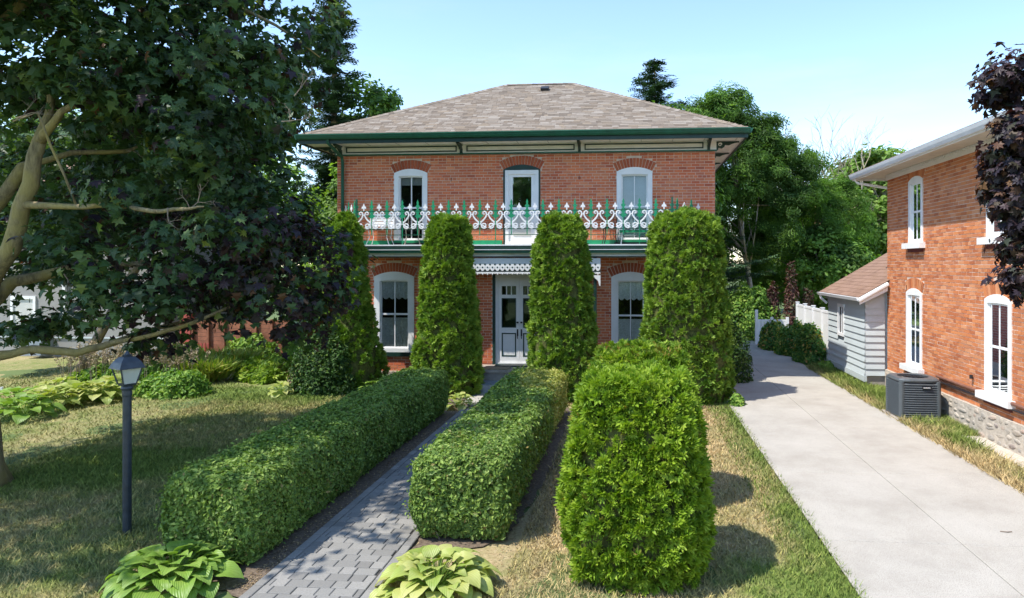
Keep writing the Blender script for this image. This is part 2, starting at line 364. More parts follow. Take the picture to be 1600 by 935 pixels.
# ---------------------------------------------------------------- leaf templates (about unit size, local Z = leaf normal, Y = tip)
def fan(pts, cz=0.0, c=(0, 0)):
    v = [(c[0], c[1], cz)]+[(x, y, z) for x, y, z in pts]; k = len(pts)
    return v, [[0, i+1, (i+1) % k+1] for i in range(k)]
def ngon(p): return p, [list(range(len(p)))]
MAPLEF = fan([(0, -.35, .0), (.12, -.22, 0), (.42, -.30, -.06), (.34, -.08, .0), (.58, .10, -.10), (.26, .14, .02), (.30, .36, -.02), (.12, .30, .02), (0, .62, -.10),
             (-.12, .30, .02), (-.30, .36, -.02), (-.26, .14, .02), (-.58, .10, -.10), (-.34, -.08, .0), (-.42, -.30, -.06), (-.12, -.22, 0)], .05)
MAPLE = ngon([(0, -.32, 0), (.40, -.28, -.06), (.26, -.02, .0), (.56, .12, -.10), (.20, .20, .02), (0, .62, -.10), (-.20, .20, .02), (-.56, .12, -.10), (-.26, -.02, .0), (-.40, -.28, -.06)])
LEAF2 = ([(0, -.5, 0), (.28, 0, .08), (0, .5, -.05), (-.28, 0, .08)], [[0, 1, 2], [0, 2, 3]])
LEAF4 = ([(0, -.5, 0), (.26, -.12, .07), (.2, .22, .05), (0, .52, -.06), (-.2, .22, .05), (-.26, -.12, .07)], [[0, 1, 2, 3], [0, 3, 4, 5]])
def spray():        # flattened fan of scale-leaf fingers (arborvitae)
    v = []; f = []
    for a, l, z in ((-58, .62, -.08), (-20, .92, .06), (16, 1.0, -.04), (54, .66, .08)):
        t = math.radians(a); d = (math.sin(t), math.cos(t)); p = (d[1], -d[0]); n = len(v)
        v += [(0, 0, 0), (d[0]*l*.55+p[0]*.17, d[1]*l*.55+p[1]*.17, z), (d[0]*l, d[1]*l, z-.12), (d[0]*l*.55-p[0]*.17, d[1]*l*.55-p[1]*.17, z)]
        f.append([n, n+1, n+2, n+3])
    return v, f
SPRAY = spray()
def compound():     # pinnate sprig
    v = []; f = []
    for i, (y, s) in enumerate(((-.3, .44), (.12, .44))):
        for sx in (-1, 1):
            n = len(v); v += [(0, y, 0), (sx*s*.55, y+.02, .05), (sx*s, y+.16, -.05), (sx*s*.4, y+.16, .03)]; f.append([n, n+1, n+2, n+3])
    return v, f
COMP = compound()
def needles():
    v = []; f = []
    for i in range(4):
        y = -.5+i*.26
        for sx in (-1, 1):
            n = len(v); v += [(0, y-.06, 0), (0, y+.10, 0), (sx*.30, y+.22, -.05)]; f.append([n, n+1, n+2])
    return v, f
NEEDLE = needles()
# ================================================================ GROUND
def lawn_mask(x, y):        # 0 dry, 1 green
    p = np.stack([x, y, 0*x], -1)
    m = .36+.13*nz(p, .9)+.10*nz(p, 2.3)+.10*nz(p, 6.1)
    m = m+(.55+.4*nz(p, 1.7)+.2*nz(p, 4))*np.exp(-((x-2.1)/(.30+.16*nz(p*np.array([0, 1, 0]), 1.6)))**2)*(np.abs(y+8) < 9.5)         # strip along the driveway
    m = m+.55*np.exp(-(((x-1.6)/.6)**2+((y+11.3)/1.0)**2))
    m = m+.5*np.exp(-(((x+7.9)/1.6)**2+((y+8.0)/1.1)**2))          # near maple foot
    m = m+.45*np.exp(-(((x+8.8)/2.6)**2+((y+2.2)/.9)**2))
    m = m+.20*np.clip(-4.5-x, 0, 1)
    m = m-.12*(x > -1.3)*(x < 1.9)*(y > -10.5)
    return np.clip(m, 0, 1)
def grid_sheet(name, x0, x1, y0, y1, z, step, mat, maskf=None, zf=None):
    nx = int((x1-x0)/step)+1; ny = int((y1-y0)/step)+1
    X, Y = np.meshgrid(np.linspace(x0, x1, nx), np.linspace(y0, y1, ny)); x = X.ravel(); y = Y.ravel()
    zz = z+(zf(x, y) if zf else 0*x)
    i = (np.arange(ny-1)[:, None]*nx+np.arange(nx-1)[None, :]).ravel()
    loops = np.stack([i, i+1, i+nx+1, i+nx], 1).ravel(); st = np.arange(len(i))*4
    me = np_mesh(name, np.stack([x, y, zz], 1), loops, st, np.full(len(i), 4), None, mat, True, maskf(x, y) if maskf else None)
    return tag(link(name, me), kind='structure')
gm = MB(); gm.v = [(-600, -300, -.012), (600, -300, -.012), (600, 900, -.012), (-600, 900, -.012)]; gm.face([0, 1, 2, 3])
tag(gm.build('ground', plain('far_ground', (.12, .16, .06), .95, .3, .4, .1)), kind='structure')
grid_sheet('lawn', -24, 2.1, -17.5, 14, -.004, .16, M['lawn'], lawn_mask, lambda x, y: .012*nz(np.stack([x, y, 0*x], -1), 1.5)-.004)
grid_sheet('side_lawn', 5.23, 14, -17.5, 14, -.004, .2, M['lawn'], lambda x, y: np.clip(.55+.5*nz(np.stack([x, y, 0*x], -1), 1.1)-.6*(x < 5.5), 0, 1), lambda x, y: .01*nz(np.stack([x, y, 0*x], -1), 2))
# driveway of concrete slabs
dr = MB(); dr.box(2.1, 5.23, -17.6, 12.5, -.05, .018)
drv = tag(dr.build('driveway', plain('joint_dark', (.16, .15, .14), .95, .2, 20, .1)), kind='structure')
ys = [-17.5, -14.9, -12.45, -10.0, -7.45, -4.6, -1.8, 1.0, 3.8, 6.6, 9.5, 12.3]
for i in range(len(ys)-1):
    for a, b in ((2.1, 3.602), (3.610, 5.23)):
        m_ = MB(); y0, y1 = ys[i]+.004, ys[i+1]-.004; e = .01
        n = len(m_.v)
        m_.v = [(a, y0, -.02), (b, y0, -.02), (b, y1, -.02), (a, y1, -.02), (a, y0, .028), (b, y0, .028), (b, y1, .028), (a, y1, .028), (a+e, y0+e*.5, .032), (b-e, y0+e*.5, .032), (b-e, y1-e*.5, .032), (a+e, y1-e*.5, .032)]
        for q in ((8, 9, 10, 11), (4, 5, 9, 8), (5, 6, 10, 9), (6, 7, 11, 10), (7, 4, 8, 11), (0, 1, 5, 4), (1, 2, 6, 5), (2, 3, 7, 6), (3, 0, 4, 7)): m_.face(list(q))
        m_.build('concrete_slab', M['conc'], drv)
tag(MB().box(-1.5, 5.9, 12.55, 19, -.05, .03).build('patio', plain('light_patio', (.5, .44, .38), .9, .15, 3)), kind='structure')
# soil beds
def bed(name, pts, z=.008, mat='soil'):
    q = []
    for i, (x, y) in enumerate(pts):
        x2, y2 = pts[(i+1) % len(pts)]; n = max(1, int(math.hypot(x2-x, y2-y)/.12))
        for j in range(n):
            f = j/n; px_, py_ = x+(x2-x)*f, y+(y2-y)*f; jt = 0 if (abs(px_+3.62) < .01 or abs(px_-6.3) < .01) else .045; q.append((px_+random.uniform(-jt, jt), py_+random.uniform(-jt, jt)))
    pts = q
    b = MB(); b.v = [(x, y, z) for x, y in pts]; b.face(list(range(len(pts)))); return tag(b.build(name, M[mat]), kind='structure')
bed('soil_bed', [(-4.7, -11.1), (-4.2, -11.5), (-3.62, -11.75), (-3.62, -2.9), (-4.7, -2.9)])
bed('soil_bed', [(-2.4, -10.62), (-1.8, -10.6), (-1.42, -10.2), (-1.28, -9), (-1.2, -7.5), (-1.22, -5), (-1.25, -3.2), (-2.4, -2.9)])
bed('soil_bed', [(-8.2, -2.0), (-4.0, -2.8), (-3.65, -2.3), (-3.65, .05), (-8.2, .05)])
bed('soil_bed', [(-2.4, -2.7), (2.08, -3.0), (2.08, .05), (-2.4, .05)])
bed('gravel_strip', [(5.9, -13), (6.3, -13), (6.3, -.3), (5.95, -.3)], .01, 'stonemortar')
# path of pavers
path = tag(MB().box(-3.62, -2.40, -14.2, -2.9, -.04, .012).build('walkway', M['soilpaver']), kind='structure')
PV = []
y = -14.2
k = 0
while y < -2.95:        # border stones, two rows each side, then staggered field
    L = .205
    for bx in (-3.62, -2.505): PV.append((bx, bx+.105, y, y+L))
    y += L
rows = int((11.2)/.148)
for i in range(rows):
    y0 = -14.2+i*.148; x = -3.512; first = True
    off = [.0, .11, .055, .16][i % 4]
    if off: PV.append((x, x+off, y0, y0+.148)); x += off
    while x < -2.52:
        wd = [.225, .225, .15][(i*2+int(x*10)) % 3] if True else .2
        wd = min(wd, -2.508-x)
        if wd < .06: break
        PV.append((x, x+wd, y0, y0+.148)); x += wd
PV.sort(key=lambda q: abs(q[2]+11.7) if q[2] > -12.3 else 99)
def paver_mb(mb, x0, x1, y0, y1, dz=0, r=0, o=(0, 0)):
    g = .004; b = .006; x0 -= o[0]; x1 -= o[0]; y0 -= o[1]; y1 -= o[1]; n = len(mb.v); z = .03+dz
    X0, X1, Y0, Y1 = x0+g, x1-g, y0+g, y1-g
    mb.v += [(X0, Y0, 0), (X1, Y0, 0), (X1, Y1, 0), (X0, Y1, 0), (X0, Y0, z-b), (X1, Y0, z-b), (X1, Y1, z-b), (X0, Y1, z-b), (X0+b, Y0+b, z), (X1-b, Y0+b, z), (X1-b, Y1-b, z), (X0+b, Y1-b, z)]
    for q in ((8, 9, 10, 11), (4, 5, 9, 8), (5, 6, 10, 9), (6, 7, 11, 10), (7, 4, 8, 11), (0, 1, 5, 4), (1, 2, 6, 5), (2, 3, 7, 6), (3, 0, 4, 7)): mb.face([n+i for i in q], r)
cache = {}; rest = MB()
pw = wloc(path)
for i, (x0, x1, y0, y1) in enumerate(PV):
    if i < 299:
        key = (round(x1-x0, 3), round(y1-y0, 3))
        if key not in cache:
            m_ = MB(); paver_mb(m_, 0, x1-x0, 0, y1-y0); cache[key] = m_.mesh('paver', M['paver'])
        o = link('paver', cache[key], path, Vector((x0, y0, random.uniform(-.002, .003)))-pw); o.rotation_euler = (random.uniform(-.006, .006), random.uniform(-.006, .006), random.uniform(-.008, .008))
    else: paver_mb(rest, x0, x1, y0, y1, random.uniform(-.003, .003), random.random())
tag(rest.build('paver', M['paver'], path), kind='stuff')
tag(MB().box(-3.75, -2.2, -2.88, -1.75, -.04, .03).build('walkway_landing', M['conc']), kind='structure')
# ================================================================ BRICKWORK
def arch_geo(wd, top, rise):
    hw = wd/2; R = (hw*hw+rise*rise)/(2*rise); return hw, R, top-R, top-rise
def excl(z, op, ring):      # half width removed from the wall by an opening at height z
    cx, wd, z0, top, rise = op[:5]; hw, R, zc, zs = arch_geo(wd, top, rise)
    if z < z0: return 0
    if z < zs: return hw
    Ro = R+ring
    if z-zc >= Ro: return 0
    a = math.sqrt(Ro*Ro-(z-zc)**2)
    return min(a, hw*(z-zc)/(zs-zc)) if ring else (a if z > zs else hw)
def brick_wall(house, name, m, u0, u1, z0, z1, ops, mat, bl=.222, bh=.0735, cam_key=None, label=None):
    g = .0115; mort = MB(); rest = MB(); bricks = []
    nc = int((z1-z0)/bh)
    for c in range(nc+1):
        za = z0+c*bh; zb = min(za+bh, z1)
        if zb-za < .01: continue
        # finer strips for mortar in arch zones
        for s_ in range(3):
            sa = za+(zb-za)*s_/3; sb = za+(zb-za)*(s_+1)/3; zm = (sa+sb)/2
            cuts = sorted([(o[0]-excl(zm, o, 0), o[0]+excl(zm, o, 0)) for o in ops if excl(zm, o, 0) > 0]); x = u0
            for a, b in cuts+[(u1, u1)]:
                if a > x:
                    n = len(mort.v); mort.v += [m(x, sa, 0), m(a, sa, 0), m(a, sb, 0), m(x, sb, 0)]; mort.face([n, n+1, n+2, n+3])
                x = max(x, b)
        cuts = []
        for o in ops:
            e = max(excl(za+.005, o, .235), excl(zb-.005, o, .235))
            if e > 0: cuts.append((o[0]-e, o[0]+e))
        header = (c % 7 == 6)
        L = bl/2 if header else bl
        x = u0-(L/2 if c % 2 else 0)
        while x < u1:
            segs = [(max(x, u0), min(x+L, u1))]
            for a, b in cuts:
                ns = []
                for p, q in segs:
                    if q <= a or p >= b: ns.append((p, q))
                    else:
                        if p < a: ns.append((p, a))
                        if q > b: ns.append((b, q))
                segs = ns
            for p, q in segs:
                if q-p > .035: bricks.append((p, q, za, zb))
            x += L
    wall = mort.build(name, M['mortar'], house)
    if label: wall['label'] = label
    full = [b for b in bricks if abs((b[1]-b[0])-bl) < .002]
    full.sort(key=cam_key)
    sep = set(full[:299]); ww = wloc(wall)
    proto = MB().box(g/2, bl-g/2, g/2, bh-g/2, -.01, .007, m=m).mesh('brick', mat) if False else None
    mb = MB(); mb.box(g/2, bl-g/2, g/2, bh-g/2, -.01, .005, m=m); proto = mb.mesh('brick', mat, off=m(0, 0, 0))
    for b in bricks:
        if b in sep:
            p = Vector(m(b[0], b[2], random.uniform(-.002, .003)))
            o = link('brick', proto, wall, p-ww)
        else:
            d = random.uniform(-.003, .003); j = random.uniform(-.0015, .0015)
            rest.box(b[0]+g/2, b[1]-g/2, b[2]+g/2+j, b[3]-g/2+j, -.01, .005+d, r=random.random(), m=m, skip=(0,))
    tag(rest.build('brick', mat, wall), kind='stuff')
    # arches of soldier bricks
    for op in ops:
        cx, wd, zb0, top, rise = op[:5]; hw, R, zc, zs = arch_geo(wd, top, rise)
        a0 = math.asin(hw/R); n = max(8, int(round(2*a0*R/.075))); ar = MB()
        for i in range(n):
            t0 = -a0+2*a0*i/n+.006/R; t1 = -a0+2*a0*(i+1)/n-.006/R; Ro = R+.235; d = random.uniform(0, .006)
            pts = [(cx+R*math.sin(t0), zc+R*math.cos(t0)), (cx+R*math.sin(t1), zc+R*math.cos(t1)), (cx+Ro*math.sin(t1), zc+Ro*math.cos(t1)), (cx+Ro*math.sin(t0), zc+Ro*math.cos(t0))]
            one = MB().prism(pts, -.01, .012+d, m); one.r = [random.random()]*len(one.f)
            one.build('arch_brick', M['brick_arch'] if mat is M['brick'] else mat, wall)
    return wall
def arch_loop(x0, x1, z0, top, rise, n=12):
    hw, R, zc, zs = arch_geo(x1-x0, top, max(rise, .001)); cx = (x0+x1)/2; a0 = math.asin(min(1, hw/R))
    return [(x0, z0), (x1, z0)]+[(cx+R*math.sin(a0-2*a0*i/n), zc+R*math.cos(a0-2*a0*i/n)) for i in range(n+1)]
def window(house, m, cx, wd, z0, top, rise, style, label=None, tw=.13, sill='green', frame_mat='white'):
    x0, x1 = cx-wd/2, cx+wd/2
    ix0, ix1, iz0, itop = x0+tw, x1-tw, z0+tw*.7, top-tw*1.1-rise*.5
    out = arch_loop(x0, x1, z0, top, rise); inn = arch_loop(ix0, ix1, iz0, itop, .012)
    fr = MB().ring(out, inn, -.16, .025, m); f = fr.build('window', M[frame_mat], house)
    if label: f['label'] = label
    # inner bead
    b = .035
    MB().ring(arch_loop(ix0+.001, ix1-.001, iz0+.001, itop-.001, .012), arch_loop(ix0+b, ix1-b, iz0+b, itop-b, .01), -.12, -.03, m).build('sash', M['white'], f)
    zm = (iz0+itop)/2; gx0, gx1, gz0, gz1 = ix0+b, ix1-b, iz0+b, itop-b
    MB().box(gx0+.002, gx1-.002, zm-.022, zm+.022, -.10, -.035, m=m).build('meeting_rail', M['white'], f)
    MB().box(cx-.012, cx+.012, gz0+.002, zm-.024, -.088, -.045, m=m).build('muntin', M['white'], f)
    MB().box(cx-.012, cx+.012, zm+.024, gz1-.002, -.088, -.045, m=m).build('muntin', M['white'], f)
    for a, c in ((gz0, zm-.022), (zm+.022, gz1)):
        for p, q in ((gx0, cx-.012), (cx+.012, gx1)):
            MB().box(p, q, a, c, -.074, -.068, m=m).build('pane', M['glass'], f)
    if style == 'lace':
        cu = MB(); n = 26
        for i in range(n):      # valance with scallops, pleated lower curtain
            u = gx0+(gx1-gx0)*i/n; u2 = gx0+(gx1-gx0)*(i+1)/n; w_ = -.112-.008*(i % 2); w2 = -.112-.008*((i+1) % 2)
            sc = lambda t: gz1-.42-.06*abs(math.sin((t-gx0)/(gx1-gx0)*PI*4))
            k = len(cu.v); cu.v += [m(u, sc(u), w_), m(u2, sc(u2), w2), m(u2, gz1+.05, w2), m(u, gz1+.05, w_)]; cu.face([k, k+1, k+2, k+3])
        cu.build('valance', M['curtain'], f)
        cu = MB(); n = 40
        for i in range(n):
            u = gx0+(gx1-gx0)*i/n; u2 = gx0+(gx1-gx0)*(i+1)/n; w_ = -.115-.012*(i % 2); w2 = -.115-.012*((i+1) % 2)
            k = len(cu.v); cu.v += [m(u, gz0-.05, w_), m(u2, gz0-.05, w2), m(u2, zm-.10, w2), m(u, zm-.10, w_)]; cu.face([k, k+1, k+2, k+3])
        cu.build('curtain', M['curtain'], f)
    elif style == 'blind':
        MB().box(gx0-.02, gx1+.02, gz1-.2, gz1+.04, -.17, -.15, m=m).build('blind', M['blind'], f)
    elif style == 'blindfull':
        MB().box(gx0-.02, gx1+.02, gz0-.2, gz1+.04, -.17, -.16, m=m).build('blind', plain('pale_blind', (.55, .62, .66), .9, .1, 3), f)
    elif style == 'drape':
        cu = MB(); n = 24
        for a, c in ((gx0-.03, gx0+(gx1-gx0)*.42), (gx1-(gx1-gx0)*.42, gx1+.03)):
            for i in range(n):
                u = a+(c-a)*i/n; u2 = a+(c-a)*(i+1)/n; w_ = -.18-.03*(i % 2); w2 = -.18-.03*((i+1) % 2)
                k = len(cu.v); cu.v += [m(u, gz0-.05, w_), m(u2, gz0-.05, w2), m(u2, gz1+.05, w2), m(u, gz1+.05, w_)]; cu.face([k, k+1, k+2, k+3])
        cu.build('curtain', plain('grey_drape', (.16, .17, .18), .9, .3, 4, .1), f)
    MB().box(gx0-.25, gx1+.25, gz0-.2, gz1+.2, -.75, -.72, m=m).build('room_backing', M['dark'], f)
    if sill == 'green': MB().box(x0-.06, x1+.06, z0-.11, z0-.002, -.02, .06, m=m).build('sill', M['trimdark'], f)
    elif sill == 'white': MB().box(x0-.11, x1+.11, z0-.11, z0+.012, -.03, .13, m=m).build('sill', M['white'], f); MB().box(x0-.02, x1+.02, z0-.19, z0-.112, -.03, .03, m=m).build('sill_board', plain('maroon_board', (.12, .03, .03), .7), f)
    return f
# ================================================================ MAIN HOUSE
HX0, HX1, ZT = -7.92, 2.12, 6.05
house = empty('brick_house', (-2.9, 3.6, 0), 'two-storey red brick house with green trimmed balcony and hipped shingle roof', 'house')
FM = lambda u, z, w: (u, -w, z)
ops = [(-6.345, 1.09, .74, 2.9, .13), (-.045, 1.0, .74, 2.9, .13), (-2.97, 1.42, .44, 2.86, .05), (-5.89, .9, 3.66, 5.64, .11), (.055, .92, 3.66, 5.62, .11), (-2.9, .98, 3.6, 5.72, .13)]
wall = brick_wall(house, 'front_wall', FM, HX0, HX1, .25, ZT-.03, ops, M['brick'], cam_key=lambda b: abs((b[0]+b[1])/2+2.9)*.6+abs(b[2]-5.0)*(1 if b[2] > 3.6 else 5))
wb = MB()
for a in ((HX1-.02, HX1-.005, .012, 7.2), (HX0+.005, HX0+.02, .012, 7.2)): wb.box(a[0], a[1], a[2], a[3], .25, ZT)
wb.box(HX0+.02, HX1-.02, 7.18, 7.2, .25, ZT)
def brick_tex():
    m, n, b = newmat('brick_side_walls'); t = N_(n, 'TexBrick'); t.inputs['Scale'].default_value = 1; t.inputs['Brick Width'].default_value = .222; t.inputs['Row Height'].default_value = .0735; t.inputs['Mortar Size'].default_value = .006
    t.inputs['Color1'].default_value = (.4, .11, .07, 1); t.inputs['Color2'].default_value = (.3, .08, .055, 1); t.inputs['Mortar'].default_value = (.5, .42, .35, 1)
    g = N_(n, 'NewGeometry'); s = N_(n, 'SeparateXYZ'); n.links.new(g.outputs['Position'], s.inputs[0]); cb = N_(n, 'CombineXYZ')
    n.links.new(mathn(n, 'ADD', s.outputs[0], s.outputs[1]), cb.inputs[0]); n.links.new(s.outputs[2], cb.inputs[1]); n.links.new(cb.outputs[0], t.inputs['Vector'])
    n.links.new(t.outputs[0], b.inputs['Base Color']); b.inputs['Roughness'].default_value = .9; return m
M['bricktex'] = brick_tex()
wb.build('side_wall', M['bricktex'], house)
# stone plinth
pl = MB().box(HX0-.02, HX1+.02, -.03, 7.22, -.05, .25); plo = pl.build('foundation', M['stonemortar'], house)
x = HX0
while x < HX1-.3:
    wd = random.uniform(.28, .5); o = MB().box(x+.01, min(x+wd, HX1)-.01, -.055-random.random()*.01, -.02, .02, .235, r=random.random()).build('foundation_stone', M['stone'], plo); x += wd
MB().box(HX0+.03, HX1-.03, .1, 7.1, 3.35, 3.45).build('floor', M['dark'], house)
# roof
EX0, EX1, EY0, EY1, EZ = -8.66, 2.86, -.72, 7.92, 6.44
RX0, RX1, RY, RZ = -3.95, -1.85, 3.6, 8.78
rf = MB(); rf.v = [(EX0, EY0, EZ), (EX1, EY0, EZ), (EX1, EY1, EZ), (EX0, EY1, EZ), (RX0, RY, RZ), (RX1, RY, RZ)]
for q in ((0, 1, 5, 4), (1, 2, 5), (2, 3, 4, 5), (3, 0, 4)): rf.face(list(q))
roof = rf.build('roof', M['shingle'], house)
sl_len = math.hypot(RY-EY0, RZ-EZ); ey = (RY-EY0)/sl_len; ez = (RZ-EZ)/sl_len
rows = 36; ex = sl_len/rows; tabs = []
Mr = Matrix(((1, 0, 0), (0, ey, -ez), (0, ez, ey)))
for r_ in range(rows):
    s0 = r_*ex; tt = s0/sl_len; tt2 = (r_+1)*ex/sl_len
    xa = EX0+(RX0-EX0)*tt; xb = EX1+(RX1-EX1)*tt
    x = xa+random.uniform(-.2, 0)
    while x < xb:
        wd = random.choice((.12, .17, .24, .34))
        a = max(x, xa+.0); b = min(x+wd, xb)
        if b-a > .04: tabs.append((a, b, s0))
        x += wd
rest = MB(); rw = wloc(roof); cache = {}; cnt = 0
def tab(mb, x0, x1, s0, r, th, o=(0, 0, 0)):
    n = len(mb.v); pts = []
    for s_, h0 in ((s0-.006, .009+th), (s0+ex*1.15, .004)):
        for xx in (x0+.003, x1-.003):
            for hh in (h0-.010, h0):
                pts.append((xx-o[0], EY0+s_*ey-hh*ez-o[1], EZ+s_*ez+hh*ey-o[2]))
    mb.v += pts
    for q in ((1, 3, 7, 5), (0, 2, 3, 1), (0, 1, 5, 4), (2, 6, 7, 3)): mb.face([n+i for i in q], r)
for i, (a, b, s0) in enumerate(tabs):
    if abs((b-a)-.34) < .001 and cnt < 299 and random.random() < .85:
        if 'p' not in cache: m_ = MB(); tab(m_, 0, .34, 0, 0, .004, (0, EY0, EZ)); cache['p'] = m_.mesh('shingle', M['shingle'])
        link('shingle', cache['p'], roof, Vector((a, EY0+s0*ey, EZ+s0*ez))-rw); cnt += 1
    else: tab(rest, a, b, s0, random.random(), random.uniform(0, .003))
tag(rest.build('shingle', M['shingle'], roof), kind='stuff')
hc = MB()
for A, B in (((EX0, EY0, EZ), (RX0, RY, RZ)), ((EX1, EY0, EZ), (RX1, RY, RZ)), ((RX0, RY, RZ), (RX1, RY, RZ))):
    A = Vector(A); B = Vector(B); L = (B-A).length; n = int(L/.16)
    for i in range(n):
        p = A.lerp(B, i/n); q = A.lerp(B, (i+1.2)/n if i < n-1 else 1); d = (q-p).normalized(); s_ = d.cross(Vector((0, 0, 1))).normalized()*.13
        k = len(hc.v); up = Vector((0, 0, .022)); dn = Vector((0, 0, -.035))
        hc.v += [tuple(p+up+Vector((0, 0, .012))), tuple(q+up), tuple(q+s_+dn), tuple(p+s_+dn), tuple(p-s_+dn), tuple(q-s_+dn)]
        rr = random.random(); hc.face([k, k+1, k+2, k+3], rr); hc.face([k, k+4, k+5, k+1], rr)
hc.build('ridge_cap', M['shingle'], roof)
vp = P(840, 141, 3.0); s_v = 4.1
vx, vy, vz = -2.66, EY0+s_v*ey+.06, EZ+s_v*ez
vt = MB(); vt.box(-.17, .17, -.15, .18, 0, .03, M=Matrix.Translation((vx, vy, vz))@Mr.to_4x4()); vt.box(-.12, .12, -.12, .12, .03, .12, M=Matrix.Translation((vx, vy, vz))@Mr.to_4x4())
vt.build('roof_vent', M['vent'], roof)
# eaves
sf = MB(); zs = 6.27
sf.box(EX0+.04, EX1-.04, EY0+.04, -.03, zs, zs+.02); sf.box(EX0+.04, HX0, -.03, 7.7, zs, zs+.02); sf.box(HX1, EX1-.04, -.03, 7.7, zs, zs+.02)
soff = sf.build('soffit', M['cream'], house)
for i in range(int((EX1-EX0-.1)/.1)):      # board joints as battens
    x = EX0+.08+i*.1
    MB().box(x, x+.012, EY0+.05, -.05, zs-.006, zs+.001).build('soffit_board_joint', M['soffitdark'], soff) if i % 8 == 0 else None
fa = MB(); fa.box(EX0+.02, EX1-.02, EY0+.02, EY0+.05, 6.22, 6.43); fa.box(EX1-.05, EX1-.02, EY0+.05, 7.8, 6.22, 6.43); fa.box(EX0+.02, EX0+.05, EY0+.05, 7.8, 6.22, 6.43); fa.build('fascia', M['trimdark'], house)
def gutter(x0, x1, y, z, mat, name='gutter', par=None, h=.13, dep=.12):
    pr = [(0, 0), (0, h), (.012, h), (.012, .012), (-0, 0)]
    g = MB(); pts = [(0, 0), (dep*.55, 0), (dep*.8, h*.35), (dep*.85, h*.55), (dep, h*.8), (dep, h), (dep-.02, h), (dep-.02, h-.02), (.0, h-.03)]
    g.prism(pts, x0, x1, lambda u, v, w: (w, y-u, z+v)); return g.build(name, M[mat], par)
gt = gutter(EX0-.02, EX1+.02, EY0+.018, 6.325, 'green', par=house)
g2 = MB().prism([(0, 0), (.07, 0), (.1, .07), (.12, .13), (0, .1)], EY0-.02, 7.8, lambda u, v, w: (EX1-.018+u, w, 6.325+v)); g2.build('gutter', M['green'], house)
g3 = MB().prism([(0, 0), (.07, 0), (.1, .07), (.12, .13), (0, .1)], EY0-.02, 7.8, lambda u, v, w: (EX0+.018-u, w, 6.325+v)); g3.build('gutter', M['green'], house)
# frieze
fz = MB().box(HX0-.02, HX1+.03, -.045, -.012, ZT-.03, zs-.002); frz = fz.build('frieze', M['cream'], house)
MB().box(HX0-.03, HX1+.04, -.075, -.047, ZT-.055, ZT-.015).build('frieze_moulding', M['green'], frz)
xs_b = [-7.78, -4.5, -1.37, 1.95]
for a, b in zip(xs_b[:-1], xs_b[1:]):
    p0, p1 = a+.13, b-.13
    rg = MB().ring([(p0, ZT+.025), (p1, ZT+.025), (p1, zs-.035), (p0, zs-.035)], [(p0+.03, ZT+.055), (p1-.03, ZT+.055), (p1-.03, zs-.065), (p0+.03, zs-.065)], .046, .062, FM)
    rg.build('frieze_panel_trim', M['trimdark'], frz)
for x in xs_b:
    br = MB(); m_ = lambda u, v, w: (x+w, -.05-u, ZT-.03+v)
    br.prism([(0, 0), (.05, 0), (.07, .06), (.13, .10), (.20, .14), (.33, .17), (.45, .2), (.45, .235), (0, .235)], -.035, .035, m_)
    bo = br.build('bracket', M['trimdark'], house)
    MB().box(x-.045, x+.045, -.075, -.048, ZT, zs-.01).build('bracket_plate', M['cream'], bo)
    MB().box(x-.05, x+.05, -.13, -.077, ZT+.10, ZT+.17).build('bracket_drop', M['cream'], bo)
for x, sx in ((HX1, 1), (HX0, -1)):     # side brackets with scroll cut edge
    for yy in (.05, 1.9, 3.8):
        br = MB(); pts = [(0, 0), (.06, .02), (.08, .08), (.16, .06), (.22, .10), (.24, .15), (.34, .14), (.42, .18), (.5, .2), (.6, .215), (.6, .235), (0, .235)]
        br.prism(pts, -.03, .03, lambda u, v, w: (x+sx*(.02+u), yy+w, ZT-.03+v)); bo = br.build('bracket', M['trimdark'], house)
        sp = [(x+sx*(.13+.05*math.cos(t)*(1-t/14)), yy-.035, ZT+.13+.05*math.sin(t)*(1-t/14)) for t in np.linspace(0, 9, 22)]
        MB().tube(sp, .009, 5).build('scroll', M['cream'], bo)
# downspout at left
MB().tube([(-7.86, EY0+.0, 6.33), (-7.86, EY0+.02, 6.24), (-7.74, -.1, 5.95), (-7.74, -.07, 5.8), (-7.74, -.07, .3)], .042, 8).build('downspout', M['green'], house)
for hx, hz in ((-4.78, 5.33), (-1.38, 5.35)): MB().tube([(hx, -.01, hz+.05), (hx, -.06, hz+.05), (hx, -.06, hz-.04)], .008, 5).build('wall_hook', M['iron'], house)
# windows & doors
window(house, FM, *ops[0][:2], .75, 2.9, .13, 'lace', tw=.15, label='left ground-floor window with lace valance and curtains')
window(house, FM, *ops[1][:2], .75, 2.9, .13, 'lace', tw=.15, label='right ground-floor window with lace valance and curtains')
window(house, FM, *ops[3][:2], 3.67, 5.64, .11, 'blind', tw=.12, label='left upper window with a roller blind pulled a little way')
window(house, FM, *ops[4][:2], 3.67, 5.62, .11, 'blindfull', tw=.12, label='right upper window with a pale blind')
